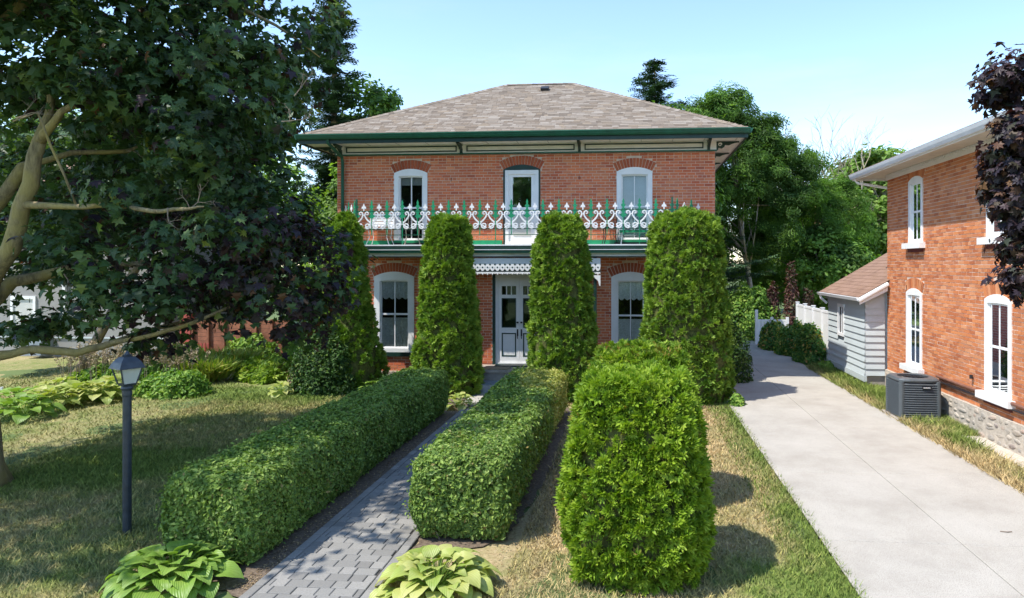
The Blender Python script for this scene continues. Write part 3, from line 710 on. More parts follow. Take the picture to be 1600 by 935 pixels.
# balcony door
dx0, dx1 = -3.35, -2.45
bd = MB().ring(arch_loop(-3.39, -2.41, 3.6, 5.72, .13), arch_loop(dx0+.002, dx1-.002, 3.6, 5.58, .002), -.16, .02, FM).build('balcony_door', M['trimdark'], house)
bd['label'] = 'white glazed balcony door in a dark green arched frame'
MB().ring([(dx0+.004, 3.62), (dx1-.004, 3.62), (dx1-.004, 5.575), (dx0+.004, 5.575)], [(dx0+.10, 3.7), (dx1-.10, 3.7), (dx1-.10, 5.47), (dx0+.10, 5.47)], -.1, .012, FM).build('door_frame', M['white'], bd)
MB().ring([(dx0+.102, 3.702), (dx1-.102, 3.702), (dx1-.102, 5.468), (dx0+.102, 5.468)], [(dx0+.2, 4.6), (dx1-.2, 4.6), (dx1-.2, 5.4), (dx0+.2, 5.4)], -.08, -.02, FM).build('door_leaf', M['white'], bd)
MB().box(dx0+.2, dx1-.2, 4.6, 5.4, -.055, -.045, m=FM).build('pane', M['glassr'], bd)
MB().box(dx0+.22, dx1-.22, 3.85, 4.4, -.019, -.005, m=FM).build('door_panel', M['blind'], bd)
MB().box(dx0+.1, dx1-.1, 4.3, 5.6, -.7, -.68, m=FM).build('room_backing', M['dark'], bd)
# front double door
fd = MB().ring([(-3.68, .44), (-2.26, .44), (-2.26, 2.9), (-3.68, 2.9)], [(-3.61, .46), (-2.33, .46), (-2.33, 2.84), (-3.61, 2.84)], -.2, .015, FM).build('front_door', M['trimdark'], house)
fd['label'] = 'white panelled double front door with dark glass panes'
MB().ring([(-3.608, .462), (-2.332, .462), (-2.332, 2.838), (-3.608, 2.838)], [(-3.54, .50), (-2.40, .50), (-2.40, 2.74), (-3.54, 2.74)], -.18, -.03, FM).build('door_frame', M['white'], fd)
for x0, hs in ((-3.538, 1), (-2.968, -1)):
    x1 = x0+.566; lf = MB(); fr_, bk = -.06, -.11
    gx0, gx1 = x0+.09, x1-.09
    for a in ((x0, x1, .502, .66), (x0, x1, 1.28, 1.42), (x0, x1, 2.2, 2.29), (x0, x1, 2.52, 2.738)): lf.box(a[0], a[1], a[2], a[3], bk, fr_, m=FM)
    for za, zb in ((.66, 1.28), (1.42, 2.2), (2.29, 2.52)): lf.box(x0, gx0, za, zb, bk, fr_, m=FM); lf.box(gx1, x1, za, zb, bk, fr_, m=FM)
    leaf = lf.build('door_leaf', M['white'], fd)
    MB().box(gx0, gx1, .66, 1.28, bk+.01, fr_-.012, m=FM).build('lower_panel', M['white'], fd)
    MB().ring([(gx0, .66), (gx1, .66), (gx1, 1.28), (gx0, 1.28)], [(gx0+.03, .69), (gx1-.03, .69), (gx1-.03, 1.25), (gx0+.03, 1.25)], fr_-.012, fr_+.006, FM).build('panel_trim', M['trimdark'], fd)
    MB().ring([(gx0, 1.42), (gx1, 1.42), (gx1, 2.2), (gx0, 2.2)], [(gx0+.02, 1.44), (gx1-.02, 1.44), (gx1-.02, 2.18), (gx0+.02, 2.18)], fr_-.02, fr_+.006, FM).build('panel_trim', M['trimdark'], fd)
    MB().box(gx0, gx1, 1.42, 2.2, bk+.02, bk+.026, m=FM).build('pane', M['glass'], fd)
    w3 = (gx1-gx0)/3
    for i in range(3): MB().box(gx0+i*w3+.012, gx0+(i+1)*w3-.012, 2.29, 2.52, bk+.02, bk+.026, m=FM).build('small_pane', M['glass'], fd)
    for i in (1, 2): MB().box(gx0+i*w3-.012, gx0+i*w3+.012, 2.291, 2.519, bk+.005, fr_-.004, m=FM).build('muntin', M['white'], fd)
    hx = x1-.05 if hs == 1 else x0+.05
    MB().box(hx-.02, hx+.02, 1.2, 1.38, fr_, fr_+.01, m=FM).tube([(hx, -(fr_+.01), 1.36), (hx, -(fr_+.055), 1.34), (hx, -(fr_+.055), 1.2), (hx, -(fr_+.01), 1.13)], .011, 6).lathe([(.028, -.02), (.03, .02)], (hx, -(fr_+.02), 1.56), 8).build('handle', M['iron'], fd)
MB().box(-3.6, -2.3, .46, 2.8, -.9, -.88, m=FM).build('room_backing', M['dark'], fd)
# ---------------- balcony (part of house)
BD = -.68; BZ = 3.60
def deck_pts(o=0, fx=0): return [(-7.72-o, -.012), (-7.15-fx-o, BD-o), (1.02+fx+o, BD-o), (1.78+o, -.012)]
DM = lambda u, v, w: (u, v, w)
bal = MB().prism(deck_pts(0), BZ-.06, BZ, DM).build('balcony', M['cream'], house)
MB().prism(deck_pts(-.05), 3.40, 3.53, DM).build('balcony_frame', M['trimdark'], bal)
def band(name, o, z0, z1, mat, th=.03):
    p = deck_pts(o); q = deck_pts(o-th)
    q[0] = (p[0][0]+th*1.3, p[0][1]); q[3] = (p[3][0]-th*1.3, p[3][1])
    n = 4; b = MB()
    b.ring(p, q, z0, z1, DM, closed=False); return b.build(name, M[mat], bal)
band('gutter', .06, 3.475, 3.565, 'trimdark', .06); band('gutter_lip', .068, 3.566, 3.59, 'whitemetal', .03)
band('gutter_lip', .066, 3.458, 3.473, 'whitemetal', .02); band('fascia', .045, 3.385, 3.456, 'green', .04)
band('frieze', -.06, 3.30, 3.384, 'cream', .02); band('frieze_moulding', -.05, 3.272, 3.298, 'trimdark', .03)
for x in (-7.0, -4.4, -1.6, .9): MB().box(x-.05, x+.05, BD+.02, BD+.1, 3.28, 3.40).build('frieze_block', M['trimdark'], bal)
MB().prism(deck_pts(-.05), 3.36, 3.372, DM).build('balcony_soffit', M['cream'], bal)
MB().box(-7.6, -3.42, -.035, -.009, BZ+.002, BZ+.13).build('baseboard', M['green2'], house); MB().box(-2.38, 1.6, -.035, -.009, BZ+.002, BZ+.13).build('baseboard', M['green2'], house)
rail = MB()
path_r = [Vector((-7.68, -.06)), Vector((-7.12, BD+.04)), Vector((.99, BD+.04)), Vector((1.74, -.06))]
for z, t in ((4.465, .016), (4.0, .015), (3.85, .013)):
    for a, b in zip(path_r[:-1], path_r[1:]):
        rail.tube([(a.x, a.y, z), (b.x, b.y, z)], t, 4)
ro = rail.build('railing', M['green'], bal)
def spear(tall):
    m_ = MB(); mm = lambda u, v, w: (u, w, v)
    z0 = 3.6 if tall else 3.85
    m_.box(-.011, .011, -.011, .011, z0-3.6, .86 if not tall else .88)
    o = .0 if tall else 0
    top = 1.16
    for zc, wd in ((.74, .10), (.86, .08), (.985, .062)):
        m_.prism([(-wd*.25, zc-.06), (wd*.25, zc-.06), (wd, zc+.0), (wd*.45, zc+.03), (wd*.25, zc+.075), (-wd*.25, zc+.075), (-wd*.45, zc+.03), (-wd, zc+.0)], -.008, .008, mm)
    m_.prism([(-.022, 1.05), (.022, 1.05), (.03, 1.08), (0, top), (-.03, 1.08)], -.008, .008, mm)
    return m_.mesh('spear_baluster', M['green2'])
def scrollm():
    m_ = MB(); mm = lambda u, v, w: (u, w, v)
    for s in (-1, 1):
        pts = []
        for i in range(20):     # bottom spiral -> waist -> top curl
            t = i/19; a = -PI*.1-t*2.6*PI; r = .018+.058*(t)
            pts.append((s*(.075+r*math.cos(a)), 0, .485+r*math.sin(a)))
        a_end = pts[-1]
        pts = pts+[(s*.155, 0, .52), (s*.135, 0, .58), (s*.085, 0, .63), (s*.04, 0, .70), (s*.022, 0, .76), (s*.035, 0, .82), (s*.07, 0, .845), (s*.10, 0, .82), (s*.10, 0, .785), (s*.078, 0, .77), (s*.062, 0, .785)]
        m_.tube(pts, [.012+.009*min(1, i/18) for i in range(20)]+[.02, .02, .02, .019, .019, .019, .019, .018, .016, .014, .012], 5)
        m_.prism([(s*.13, .58), (s*.165, .60), (s*.15, .56)], -.006, .006, mm)
    m_.tube([(-.03, 0, .76), (.03, 0, .76)], .012, 5)
    m_.v = [(x_*1.16, y_, z_) for x_, y_, z_ in m_.v]
    m_.prism([(-.014, .87), (.014, .87), (.016, .945), (.045, .925), (.062, .945), (.05, .985), (.022, .992), (.024, 1.01), (0, 1.065), (-.024, 1.01), (-.022, .992), (-.05, .985), (-.062, .945), (-.045, .925), (-.016, .945)], -.008, .008, mm)
    return m_.mesh('scroll_baluster', M['white'])
SPT, SPS, SCR = spear(True), spear(False), scrollm(); bw = wloc(bal)
nb = 20
for i in range(nb+1):
    x = -7.12+i*8.11/nb
    link('spear_baluster', SPT if i % 3 == 0 else SPS, bal, Vector((x, BD+.04, BZ))-bw)
    if i < nb: link('scroll_baluster', SCR, bal, Vector((x+8.11/nb/2, BD+.025, BZ))-bw)
for a, b in ((path_r[0], path_r[1]), (path_r[3], path_r[2])):
    ang = math.atan2(b.y-a.y, b.x-a.x)
    for i in range(4):
        p = a.lerp(b, (i+.3)/4); o = link('spear_baluster' if i % 2 else 'scroll_baluster', SPS if i % 2 else SCR, bal, Vector((p.x, p.y, BZ))-bw); o.rotation_euler.z = ang
for x in (.99, -7.12): MB().box(x-.022, x+.022, BD+.02, BD+.064, BZ, BZ+1.18).build('corner_post', M['green'], bal)
# portico valance under the balcony
vx0, vx1 = -4.9, -.80; vz = 3.25
va = MB().box(vx0, vx1, BD+.05, BD+.085, 3.02, vz).build('porch_valance', M['white'], house)
n = 32; stp = (vx1-vx0)/n; fr_ = MB(); dk = MB(); drop = MB()
for i in range(n):
    a = vx0+i*stp; c = a+stp/2; mm = lambda u, v, w: (u, w, v)
    fr_.prism([(a+.003, 3.02), (a+.003, 2.985), (a+stp*.25, 2.94), (c, 2.925), (a+stp*.75, 2.94), (a+stp-.003, 2.985), (a+stp-.003, 3.02)], BD+.052, BD+.08, mm)
    t = [(c+.020*math.cos(q*PI/4), 3.02+.020*math.sin(q*PI/4)) for q in range(8)]; dk.prism(t, BD+.046, BD+.0515, mm)
    dk.prism([(a-.032, 3.105), (a, 3.06), (a+.032, 3.105), (a, 3.115)], BD+.0455, BD+.0505, mm)
    drop.prism([(a+.003, 2.90), (a+.003, 2.85), (a+stp*.3, 2.865), (c, 2.82), (a+stp*.7, 2.865), (a+stp-.003, 2.85), (a+stp-.003, 2.90)], BD+.06, BD+.08, mm)
fr_.build('scalloped_edge', M['white'], va); dk.build('hole_shade_inlay', M['trimdark'], va); drop.build('lower_fringe', M['white'], va)  # dark solid inlays: shade inside the cut-outs is put into their colour
MB().box(vx0, vx1, BD+.08, BD+.12, 2.88, 2.96).build('porch_beam', M['trimdark'], va)
for x, s in ((vx0+.04, 1), (vx1-.04, -1)):
    MB().box(x-.14, x-.06, BD+.13, BD+.21, .44, 3.27).build('porch_post', M['trimdark'], house)
    MB().prism([(0, 2.82), (0, 2.55), (.03, 2.56), (.06, 2.68), (.13, 2.74), (.2, 2.78), (.24, 2.82)], -.02, .02, lambda u, v, w: (x+.04*-s+s*u*(1), BD+.07+w, v)).build('porch_bracket', M['white'], va)
# steps
st = MB().box(-4.1, -1.9, -1.0, -.06, .0, .40); sto = st.build('porch_step', M['concrete'], house); MB().box(-4.16, -1.84, -1.05, -.062, .402, .455).build('step_slab', M['concrete'], sto)
MB().box(-3.72, -2.2, -1.75, -1.06, .0, .21).build('lower_step', M['bluestone'], house)
MB().box(-3.55, -2.4, -.42, -.065, .457, .48).build('threshold', M['trimdark'], house)
mt = MB().box(-3.75, -3.1, -.95, -.5, .457, .475).build('door_mat', plain('mat_tan', (.33, .28, .18), .95, .4, 18)); tag(mt, 'worn tan door mat lying in front of the white double door', 'mat')
# stake with small box by the door
sk = empty('yard_stake', (-3.86, -.5, .455), 'thin white stake with small square holder leaning beside the front door', 'stake')
MB().tube([(-3.86, -.5, .455), (-3.9, -.48, 1.08)], .013, 6).build('rod', M['white'], sk); MB().box(-3.99, -3.88, -.53, -.45, .86, 1.0).build('holder', M['white'], sk)
# balcony furniture
def chair(name, x, y, rz, mat, label, group=None, wd=.4, bench=False):
    t = empty(name, (x, y, BZ), label, 'bench' if bench else 'chair', group); t.rotation_euler.z = rz
    w2 = wd/2
    MB().box(-w2, w2, -.18, .18, .42, .445).build('seat', mat, t, local=True)
    for sx in (-1, 1):
        for sy in (-1, 1):
            MB().tube([(sx*w2*.85, sy*.15, .42), (sx*w2*.75, sy*.15, .2), (sx*w2, sy*.19, 0)], .012, 5).build('leg', mat, t, local=True)
    b = MB()
    if bench:
        for z in (.5, .57, .64, .71, .78): b.box(-w2, w2, .17, .185, z, z+.055)
        for sx in (-1, 1): b.box(sx*w2-.02, sx*w2+.02, .16, .2, .42, .86)
    else:
        b.tube([(-w2*.9, .17, .44), (-w2, .2, .75), (-w2*.6, .21, .88), (0, .21, .92), (w2*.6, .21, .88), (w2, .2, .75), (w2*.9, .17, .44)], .012, 5)
        for q in (-.4, 0, .4): b.tube([(q*w2*1.6, .175, .44), (q*w2, .2, .9)], .008, 4)
        sp = [(.06*math.cos(a)*(1-a/9), .2, .68+.07*math.sin(a)*(1-a/9)) for a in np.linspace(0, 8, 16)]; b.tube(sp, .009, 4)
    b.build('backrest', mat, t, local=True)
    return t
chair('garden_bench', -6.62, -.3, 0, M['white'], 'white slatted bench on the left part of the balcony', wd=.62, bench=True)
chair('bistro_chair', -5.75, -.3, .3, plain('cream_iron', (.42, .36, .29), .5), 'cream wrought iron chair on the balcony below the left upper window', 'bistro chairs on the balcony')
chair('bistro_chair', -.55, -.3, .2, M['iron'], 'black wrought iron chair left of the balcony table', 'bistro chairs on the balcony')
chair('bistro_chair', .62, -.3, -.3, plain('cream_iron2', (.55, .50, .42), .5), 'cream wrought iron chair at the right end of the balcony', 'bistro chairs on the balcony')
tb = empty('bistro_table', (.05, -.33, BZ), 'small green topped table with white legs standing on the balcony', 'table')
MB().box(-.38, .38, -.2, .2, .3, .36).build('table_top', M['green2'], tb, local=True)
for sx in (-1, 1):
    for sy in (-1, 1): MB().tube([(sx*.3, sy*.15, .3), (sx*.34, sy*.17, 0)], .013, 5).build('leg', M['white'], tb, local=True)
# ================================================================ RIGHT HOUSE
XW = 6.3
rh = empty('brick_house', (10, -4.6, 0), 'orange brick neighbouring house with white windows on a rubble stone base at the right edge', 'house')
RM = lambda u, z, w: (XW-w, u, z)
rops = [(-1.93, .84, .80, 2.56, .10), (-5.45, .86, .82, 2.58, .10), (-2.02, .76, 3.56, 5.06, .09), (-5.5, .84, 3.56, 5.06, .09)]
brick_wall(rh, 'side_wall', RM, -8.95, -.3, .50, 5.19, rops, M['brick_side'], bl=.215, bh=.072, cam_key=lambda b: -math.hypot(1, 1) + abs(b[0]+7.3)+(0 if b[1] > -8.4 else 40)+.8*abs(b[2]-1.6))
MB().box(XW+.1, 14, -.315, -.3, .3, 5.19).box(13.9, 14, -8.95, -.32, .3, 5.19).box(XW+.02, 14, -8.97, -8.95, .3, 5.19).build('back_wall', M['bricktex'], rh)
RM2 = lambda u, z, w: RM(u, z, w*.3 if w < 0 else w)
for i, o in enumerate(rops):
    window(rh, RM2, o[0], o[1], o[2], o[3], o[4], 'drape', tw=.095, sill='white', label=['ground-floor window above the air conditioner', 'ground-floor window nearest the street', 'upper window at the far corner', 'upper window partly hidden by purple maple leaves'][i])
fo = MB(); ys_ = np.linspace(-8.95, -.3, 50)
for a, b in zip(ys_[:-1], ys_[1:]):
    fo.box(XW-.06, XW+.05, a, b, -.05, .497)
fnd = fo.build('stone_foundation', M['stonemortar'], rh); fw = wloc(fnd)
def blob(seed, n=9):
    rs = random.Random(seed); ring = [(math.cos(2*PI*i/n)*rs.uniform(.75, 1.1), math.sin(2*PI*i/n)*rs.uniform(.7, 1.1)) for i in range(n)]
    v = [(0, y_, z_) for y_, z_ in ring]+[(-.6, y_*.86, z_*.84) for y_, z_ in ring]+[(-1.0, y_*.5, z_*.5) for y_, z_ in ring]
    f = []
    for i in range(n):
        j = (i+1) % n; f += [[i, j, n+j, n+i], [n+i, n+j, 2*n+j, 2*n+i]]
    f.append(list(range(2*n, 3*n))); mb = MB(); mb.v = v
    for q in f: mb.face(q)
    return mb.mesh('stone', M['stone'], smooth=True)
BL = [blob(i) for i in range(8)]
for r_ in range(4):
    y = -8.9+random.random()*.2; zc = .07+r_*.12
    while y < -.4:
        hw = random.uniform(.06, .19)
        o = link('stone', random.choice(BL), fnd, Vector((XW-.058, y+hw, zc+random.uniform(-.035, .035)))-fw); o.scale = (random.uniform(.004, .022), hw*random.uniform(.8, 1.0), random.uniform(.035, .062)); o.rotation_euler.x = random.uniform(-.2, .2)
        y += 2*hw+.02
MB().tube([(XW-.06, -3.2, .80), (XW-.06, -8.8, .80)], .03, 8).build('wall_pipe', M['rustpipe'], rh)
MB().tube([(XW-.05, -2.4, .70), (XW-.05, -8.8, .70)], .018, 8).build('wall_pipe', M['iron'], rh)
MB().lathe([(.03, 0), (.03, .07)], (XW-.05, -4.6, .98), 8).build('hose_tap', M['iron'], rh)
# eave
EXR, EZR = 5.64, 5.25
MB().box(EXR+.02, XW+.02, -9.55, .33, 5.30, 5.32).box(XW+.02, 14.3, -.3, .33, 5.30, 5.32).box(XW+.02, 14.3, -9.55, -8.9, 5.30, 5.32).build('soffit', M['soffit2'], rh)
fzr = MB().box(XW-.04, XW-.008, -9.55, -.28, 5.17, 5.299).build('frieze', M['white'], rh)
dn = MB()
for i in range(85): dn.box(XW-.07, XW-.041, -8.95+i*.1, -8.90+i*.1, 5.245, 5.295)
tag(dn.build('dentil_band', M['white'], fzr), kind='stuff')
MB().prism([(0, 0), (.07, 0), (.10, .06), (.12, .12), (.10, .12), (.10, .10), (0, .09)], -9.55, .35, lambda u, v, w: (EXR+.04-u, w, 5.27+v)).build('gutter', M['whitemetal'], rh)
MB().box(EXR+.02, EXR+.045, -9.55, .34, 5.24, 5.42).box(EXR+.02, 14.3, .335, .36, 5.24, 5.42).build('fascia', M['white'], rh)
rr = MB(); rr.v = [(EXR-.02, -9.55, 5.41), (EXR-.02, .38, 5.41), (10.2, .38-4.5, 7.32), (10.2, -9.55, 7.32), (14.4, .38, 5.41), (14.4, -9.55, 5.41)]; rr.v[2] = (10.2, -4.0, 7.32); rr.v[3] = (10.2, -5.2, 7.32); rr.face([0, 1, 2, 3]); rr.face([1, 4, 2]); rr.face([5, 0, 3]); rr.face([4, 5, 3, 2]); rr.build('roof', M['shingle2'], rh)
MB().box(EXR-.03, EXR+.01, -9.55, .4, 5.395, 5.42).build('roof_edge', M['shingle2'], rh)
MB().tube([(EXR+.02, .2, 5.28), (EXR+.1, .18, 5.17), (XW-.05, -.15, 5.02), (XW+.12, -.26, 4.97)], .035, 8).build('downspout', M['white'], rh)
# cable drop on wall
MB().tube([(XW-.015, -1.52, 2.62), (XW-.015, -1.5, 2.45), (XW-.02, -1.5, 1.9)], .008, 4).build('cable', M['iron'], rh)
# ---------------- side extension
exn = empty('side_extension', (6.05, .9, 0), 'small blue-grey sided lean-to with brown roof between the driveway hedge and orange brick house', 'extension')
ax, ay0, ay1, az0, az1 = 5.78, -.28, 2.9, .33, 2.22
slope = .6
core = MB().box(ax+.03, 8, ay0+.03, ay1-.03, .3, 2.2); core.prism([(ax+.03, 2.2), (8, 2.2), (8, 3.4)], ay0+.03, ay1-.03, lambda u, v, w: (u, w, v)); core.build('wall_core', M['siding'], exn)
MB().box(ax+.02, 8, ay0+.02, ay1, -.05, .33).build('block_base', M['concrete'], exn)
ch = .167; k = 0; z = az0
while z < 3.2:
    ztop = z+ch
    # front face boards (facing camera)
    xa = ax-.012 if z < 2.2 else ax+(z-2.2)/slope+.05
    if xa < XW-.02:
        b = MB(); b.v = [(xa, ay0-.032, z), (XW-.062, ay0-.032, z), (XW-.062, ay0-.002, ztop+.01), (xa, ay0-.002, ztop+.01), (xa, ay0+.03, z), (XW-.062, ay0+.03, z)]
        b.face([0, 1, 2, 3]); b.face([0, 4, 5, 1]); b.build('siding_board', M['siding'], exn)
    if z < 2.15:
        for (p, q) in (((ay0-.02, ay1),) if not (z+ch > 1.15 and z < 1.98) else ((ay0-.02, 1.38), (1.92, ay1))):
            b = MB(); b.v = [(ax-.032, p, z), (ax-.032, q, z), (ax-.002, q, ztop+.01), (ax-.002, p, ztop+.01), (ax+.03, p, z), (ax+.03, q, z)]
            b.face([0, 1, 2, 3]); b.face([0, 4, 5, 1]); b.build('siding_board', M['siding'], exn)
    z += ch
EMp = lambda u, z, w: (ax-w, u, z)
ew = MB().ring([(1.36, 1.12), (1.94, 1.12), (1.94, 2.0), (1.36, 2.0)], [(1.45, 1.2), (1.85, 1.2), (1.85, 1.92), (1.45, 1.92)], -.04, .04, EMp).build('window', M['white'], exn)
MB().box(1.45, 1.85, 1.2, 1.92, -.012, -.006, m=EMp).build('pane', M['dark'], ew); MB().box(1.64, 1.66, 1.2, 1.92, -.005, .02, m=EMp).build('muntin', M['white'], ew)
# lean-to roof
rfm = MB(); L = 2.4
rfm.v = [(ax-.2, ay0-.18, 2.22), (ax-.2, ay1+.2, 2.22), (8.0, ay1+.2, 3.52), (8.0, ay0-.18, 3.52), (ax-.2, ay0-.18, 2.28), (ax-.2, ay1+.2, 2.28), (8.0, ay1+.2, 3.58), (8.0, ay0-.18, 3.58)]
rfm.v = [v for v in rfm.v]
for q in ((0, 1, 2, 3), (4, 7, 6, 5), (0, 4, 5, 1), (0, 3, 7, 4), (1, 5, 6, 2)): rfm.face(list(q))
rfe = rfm.build('roof', M['shingle2'], exn)
sh = MB()
for r_ in range(16):
    xa = ax-.21+r_*.14
    y = ay0-.19
    while y < ay1+.2:
        wd = random.choice((.2, .28, .33)); e_ = min(y+wd, ay1+.21); za = 2.284+(xa-ax+.2)*.5909
        n = len(sh.v); sh.v += [(xa, y+.003, za+.016), (xa, e_-.003, za+.016), (xa+.15, e_-.003, za+.15*.59+.006), (xa+.15, y+.003, za+.15*.59+.006), (xa, y+.003, za), (xa, e_-.003, za)]
        r1 = random.random(); sh.face([n, n+1, n+2, n+3], r1); sh.face([n, n+4, n+5, n+1], r1); y += wd
tag(sh.build('shingle', M['shingle2'], rfe), kind='stuff')
MB().prism([(0, 0), (.06, 0), (.09, .08), (0, .08)], ay0-.2, ay1+.22, lambda u, v, w: (ax-.2-u, w, 2.19+v)).build('gutter', M['white'], exn)
MB().tube([(ax-.22, ay1+.1, 2.2), (ax-.2, ay1+.1, 2.1), (ax-.05, ay1+.02, 1.95)], .035, 6).build('downspout', M['white'], exn)
MB().tube([(ax-.24, ay0-.21, 2.2), (XW-.05, ay0-.21, 2.2+.59*.7)], .055, 8).build('rake_gutter', M['white'], exn)
rk = MB(); rk.v = [(ax-.2, ay0-.19, 2.10), (ax-.2, ay0-.19, 2.2), (XW-.05, ay0-.19, 2.57), (XW-.05, ay0-.19, 2.44), (ax-.2, ay0-.15, 2.10), (ax-.2, ay0-.15, 2.2), (XW-.05, ay0-.15, 2.57), (XW-.05, ay0-.15, 2.44)]
for q in ((0, 3, 2, 1), (4, 5, 6, 7), (0, 1, 5, 4), (3, 7, 6, 2), (0, 4, 7, 3)): rk.face(list(q))
rk.build('rake_board', M['white'], exn)
sb = MB().box(ax-.05, ax+.02, ay0-.05, ay1, .18, .325).build('skirt_board', M['siding'], exn)
# ---------------- air conditioner
ac = empty('air_conditioner', (5.64, -3.5, 0), 'grey louvred air conditioner standing on a pad beside the orange brick wall', 'air conditioner')
MB().box(-.46, .46, -.46, .46, 0, .06).build('pad', M['concrete'], ac, local=True)
MB().box(-.35, .35, -.35, .35, .08, .76).build('coil', M['acdark'], ac, local=True)
cr = MB()
for sx in (-1, 1):
    for sy in (-1, 1): cr.lathe([(.055, .07), (.055, .79)], (sx*.345, sy*.345, 0), 10)
cr.build('corner_post', M['acmetal'], ac, local=True)
nlv = 15
for side in range(4):
    Ms = Matrix.Rotation(side*PI/2, 4, 'Z')
    for i in range(nlv):
        z = .095+i*.045
        b = MB(); n = 6
        for j in range(n+1):
            u = -.33+.66*j/n; bow = .012*math.sin(j/n*PI)
            for pnt in ((u, -.365-bow, z+.034), (u, -.395-bow, z)): b.v.append(tuple(Ms@Vector(pnt)))
        for j in range(n): b.face([2*j, 2*j+1, 2*j+3, 2*j+2])
        b.build('louvre', M['acmetal'], ac, local=True)
tp = MB(); rrp = [(.40, .78), (.405, .80), (.40, .83), (.37, .845)]
def rsq(r, z, seg=32):
    out = []
    for i in range(seg):
        t = 2*PI*(i+.5)/seg; c_, s_ = math.cos(t), math.sin(t); k_ = (abs(c_)**5+abs(s_)**5)**(-1/5); out.append((r*c_*k_, r*s_*k_, z))
    return out
rings = [rsq(.33, .78), rsq(.405, .78), rsq(.41, .81), rsq(.385, .84)]+[[(.29*math.cos(2*PI*(i+.5)/32), .29*math.sin(2*PI*(i+.5)/32), .845) for i in range(32)], [(.28*math.cos(2*PI*(i+.5)/32), .28*math.sin(2*PI*(i+.5)/32), .80) for i in range(32)]]
for r_ in rings: tp.v += r_
for a in range(len(rings)-1):
    for i in range(32): j = (i+1) % 32; tp.face([a*32+i, a*32+j, (a+1)*32+j, (a+1)*32+i])
tp.build('top_cover', M['acmetal'], ac, local=True)
fg = MB()
for r_ in (.05, .1, .15, .2, .25): fg.tube([(r_*math.cos(2*PI*i/24), r_*math.sin(2*PI*i/24), .835) for i in range(25)], .004, 4)
for i in range(12): fg.tube([(.04*math.cos(2*PI*i/12), .04*math.sin(2*PI*i/12), .835), (.285*math.cos(2*PI*i/12), .285*math.sin(2*PI*i/12), .84)], .004, 4)
fg.build('fan_guard', M['iron'], ac, local=True)
bl = MB()
for i in range(4): bl.box(-.04, .26, -.05, .05, .74, .75, M=Matrix.Rotation(i*PI/2, 4, 'Z'))
bl.build('fan_blade', M['iron'], ac, local=True)
bdg = MB().box(.02, .20, -.425, -.408, .655, .70).build('badge', M['iron'], ac, local=True)
l_ = MB(); x = .04
for wd in (.016, .012, .016, .010, .014, .012, .016): l_.box(x, x+wd, -.428, -.4255, .67, .686); x += wd+.005
l_.build('badge_lettering', M['white'], bdg, local=True, origin=None)
l_o = bdg.children[0]; l_o.location = Vector(l_o.location)-Vector(bdg.location)
# ---------------- lamp post
LX, LY = -5.82, -10.36
lp = empty('lamp_post', (LX, LY, 0), 'dark grey lamp post with four sided lantern standing on the shaded lawn', 'lamp post')
MB().lathe([(.050, 0), (.046, .02), (.046, 1.57), (.052, 1.59), (.052, 1.64), (.066, 1.67), (.060, 1.69), (.05, 1.71)], seg=16).build('post', M['lampmetal'], lp, local=True, smooth=False)
R45 = Matrix.Rotation(math.radians(62), 4, 'Z')
def frus(mb, r0, z0, r1, z1, Mx=R45):
    n = len(mb.v); mb.v += [tuple(Mx@Vector((sx*r0, sy*r0, z0))) for sx, sy in ((-1, -1), (1, -1), (1, 1), (-1, 1))]+[tuple(Mx@Vector((sx*r1, sy*r1, z1))) for sx, sy in ((-1, -1), (1, -1), (1, 1), (-1, 1))]
    for i in range(4): j = (i+1) % 4; mb.face([n+i, n+j, n+4+j, n+4+i])
    mb.face([n+3, n+2, n+1, n]); mb.face([n+4, n+5, n+6, n+7])
b = MB(); frus(b, .066, 1.70, .074, 1.725); b.build('lantern_base', M['lampmetal'], lp, local=True)
for i in range(4):
    a = Matrix.Rotation(i*PI/2, 4, 'Z')
    p0 = R45@a@Vector((.070, .070, 1.725)); p1 = R45@a@Vector((.112, .112, 1.90))
    MB().tube([p0, p1], .009, 4).build('lantern_bar', M['lampmetal'], lp, local=True)
    b = MB(); q = [R45@a@Vector(v) for v in ((.068, -.068, 1.725), (.068, .068, 1.725), (.110, .110, 1.90), (.110, -.110, 1.90))]
    b.v = [tuple(v) for v in q]; b.face([0, 1, 2, 3]); b.build('lantern_pane', M['frost'] if i in (3,) else M['glass'], lp, local=True)
b = MB(); frus(b, .136, 1.90, .132, 1.915); frus(b, .132, 1.915, .105, 1.975); frus(b, .105, 1.975, .060, 2.03); frus(b, .060, 2.03, .03, 2.04)
b.build('lantern_roof', M['lampmetal'], lp, local=True)
MB().lathe([(.045, 2.035), (.05, 2.05), (.028, 2.06), (.026, 2.07), (.012, 2.09), (.005, 2.10)], seg=10).build('finial', M['lampmetal'], lp, local=True)
MB().lathe([(.018, 1.725), (.018, 1.78), (.026, 1.79), (.026, 1.85), (.01, 1.87)], seg=10).build('bulb', M['frost'], lp, local=True)
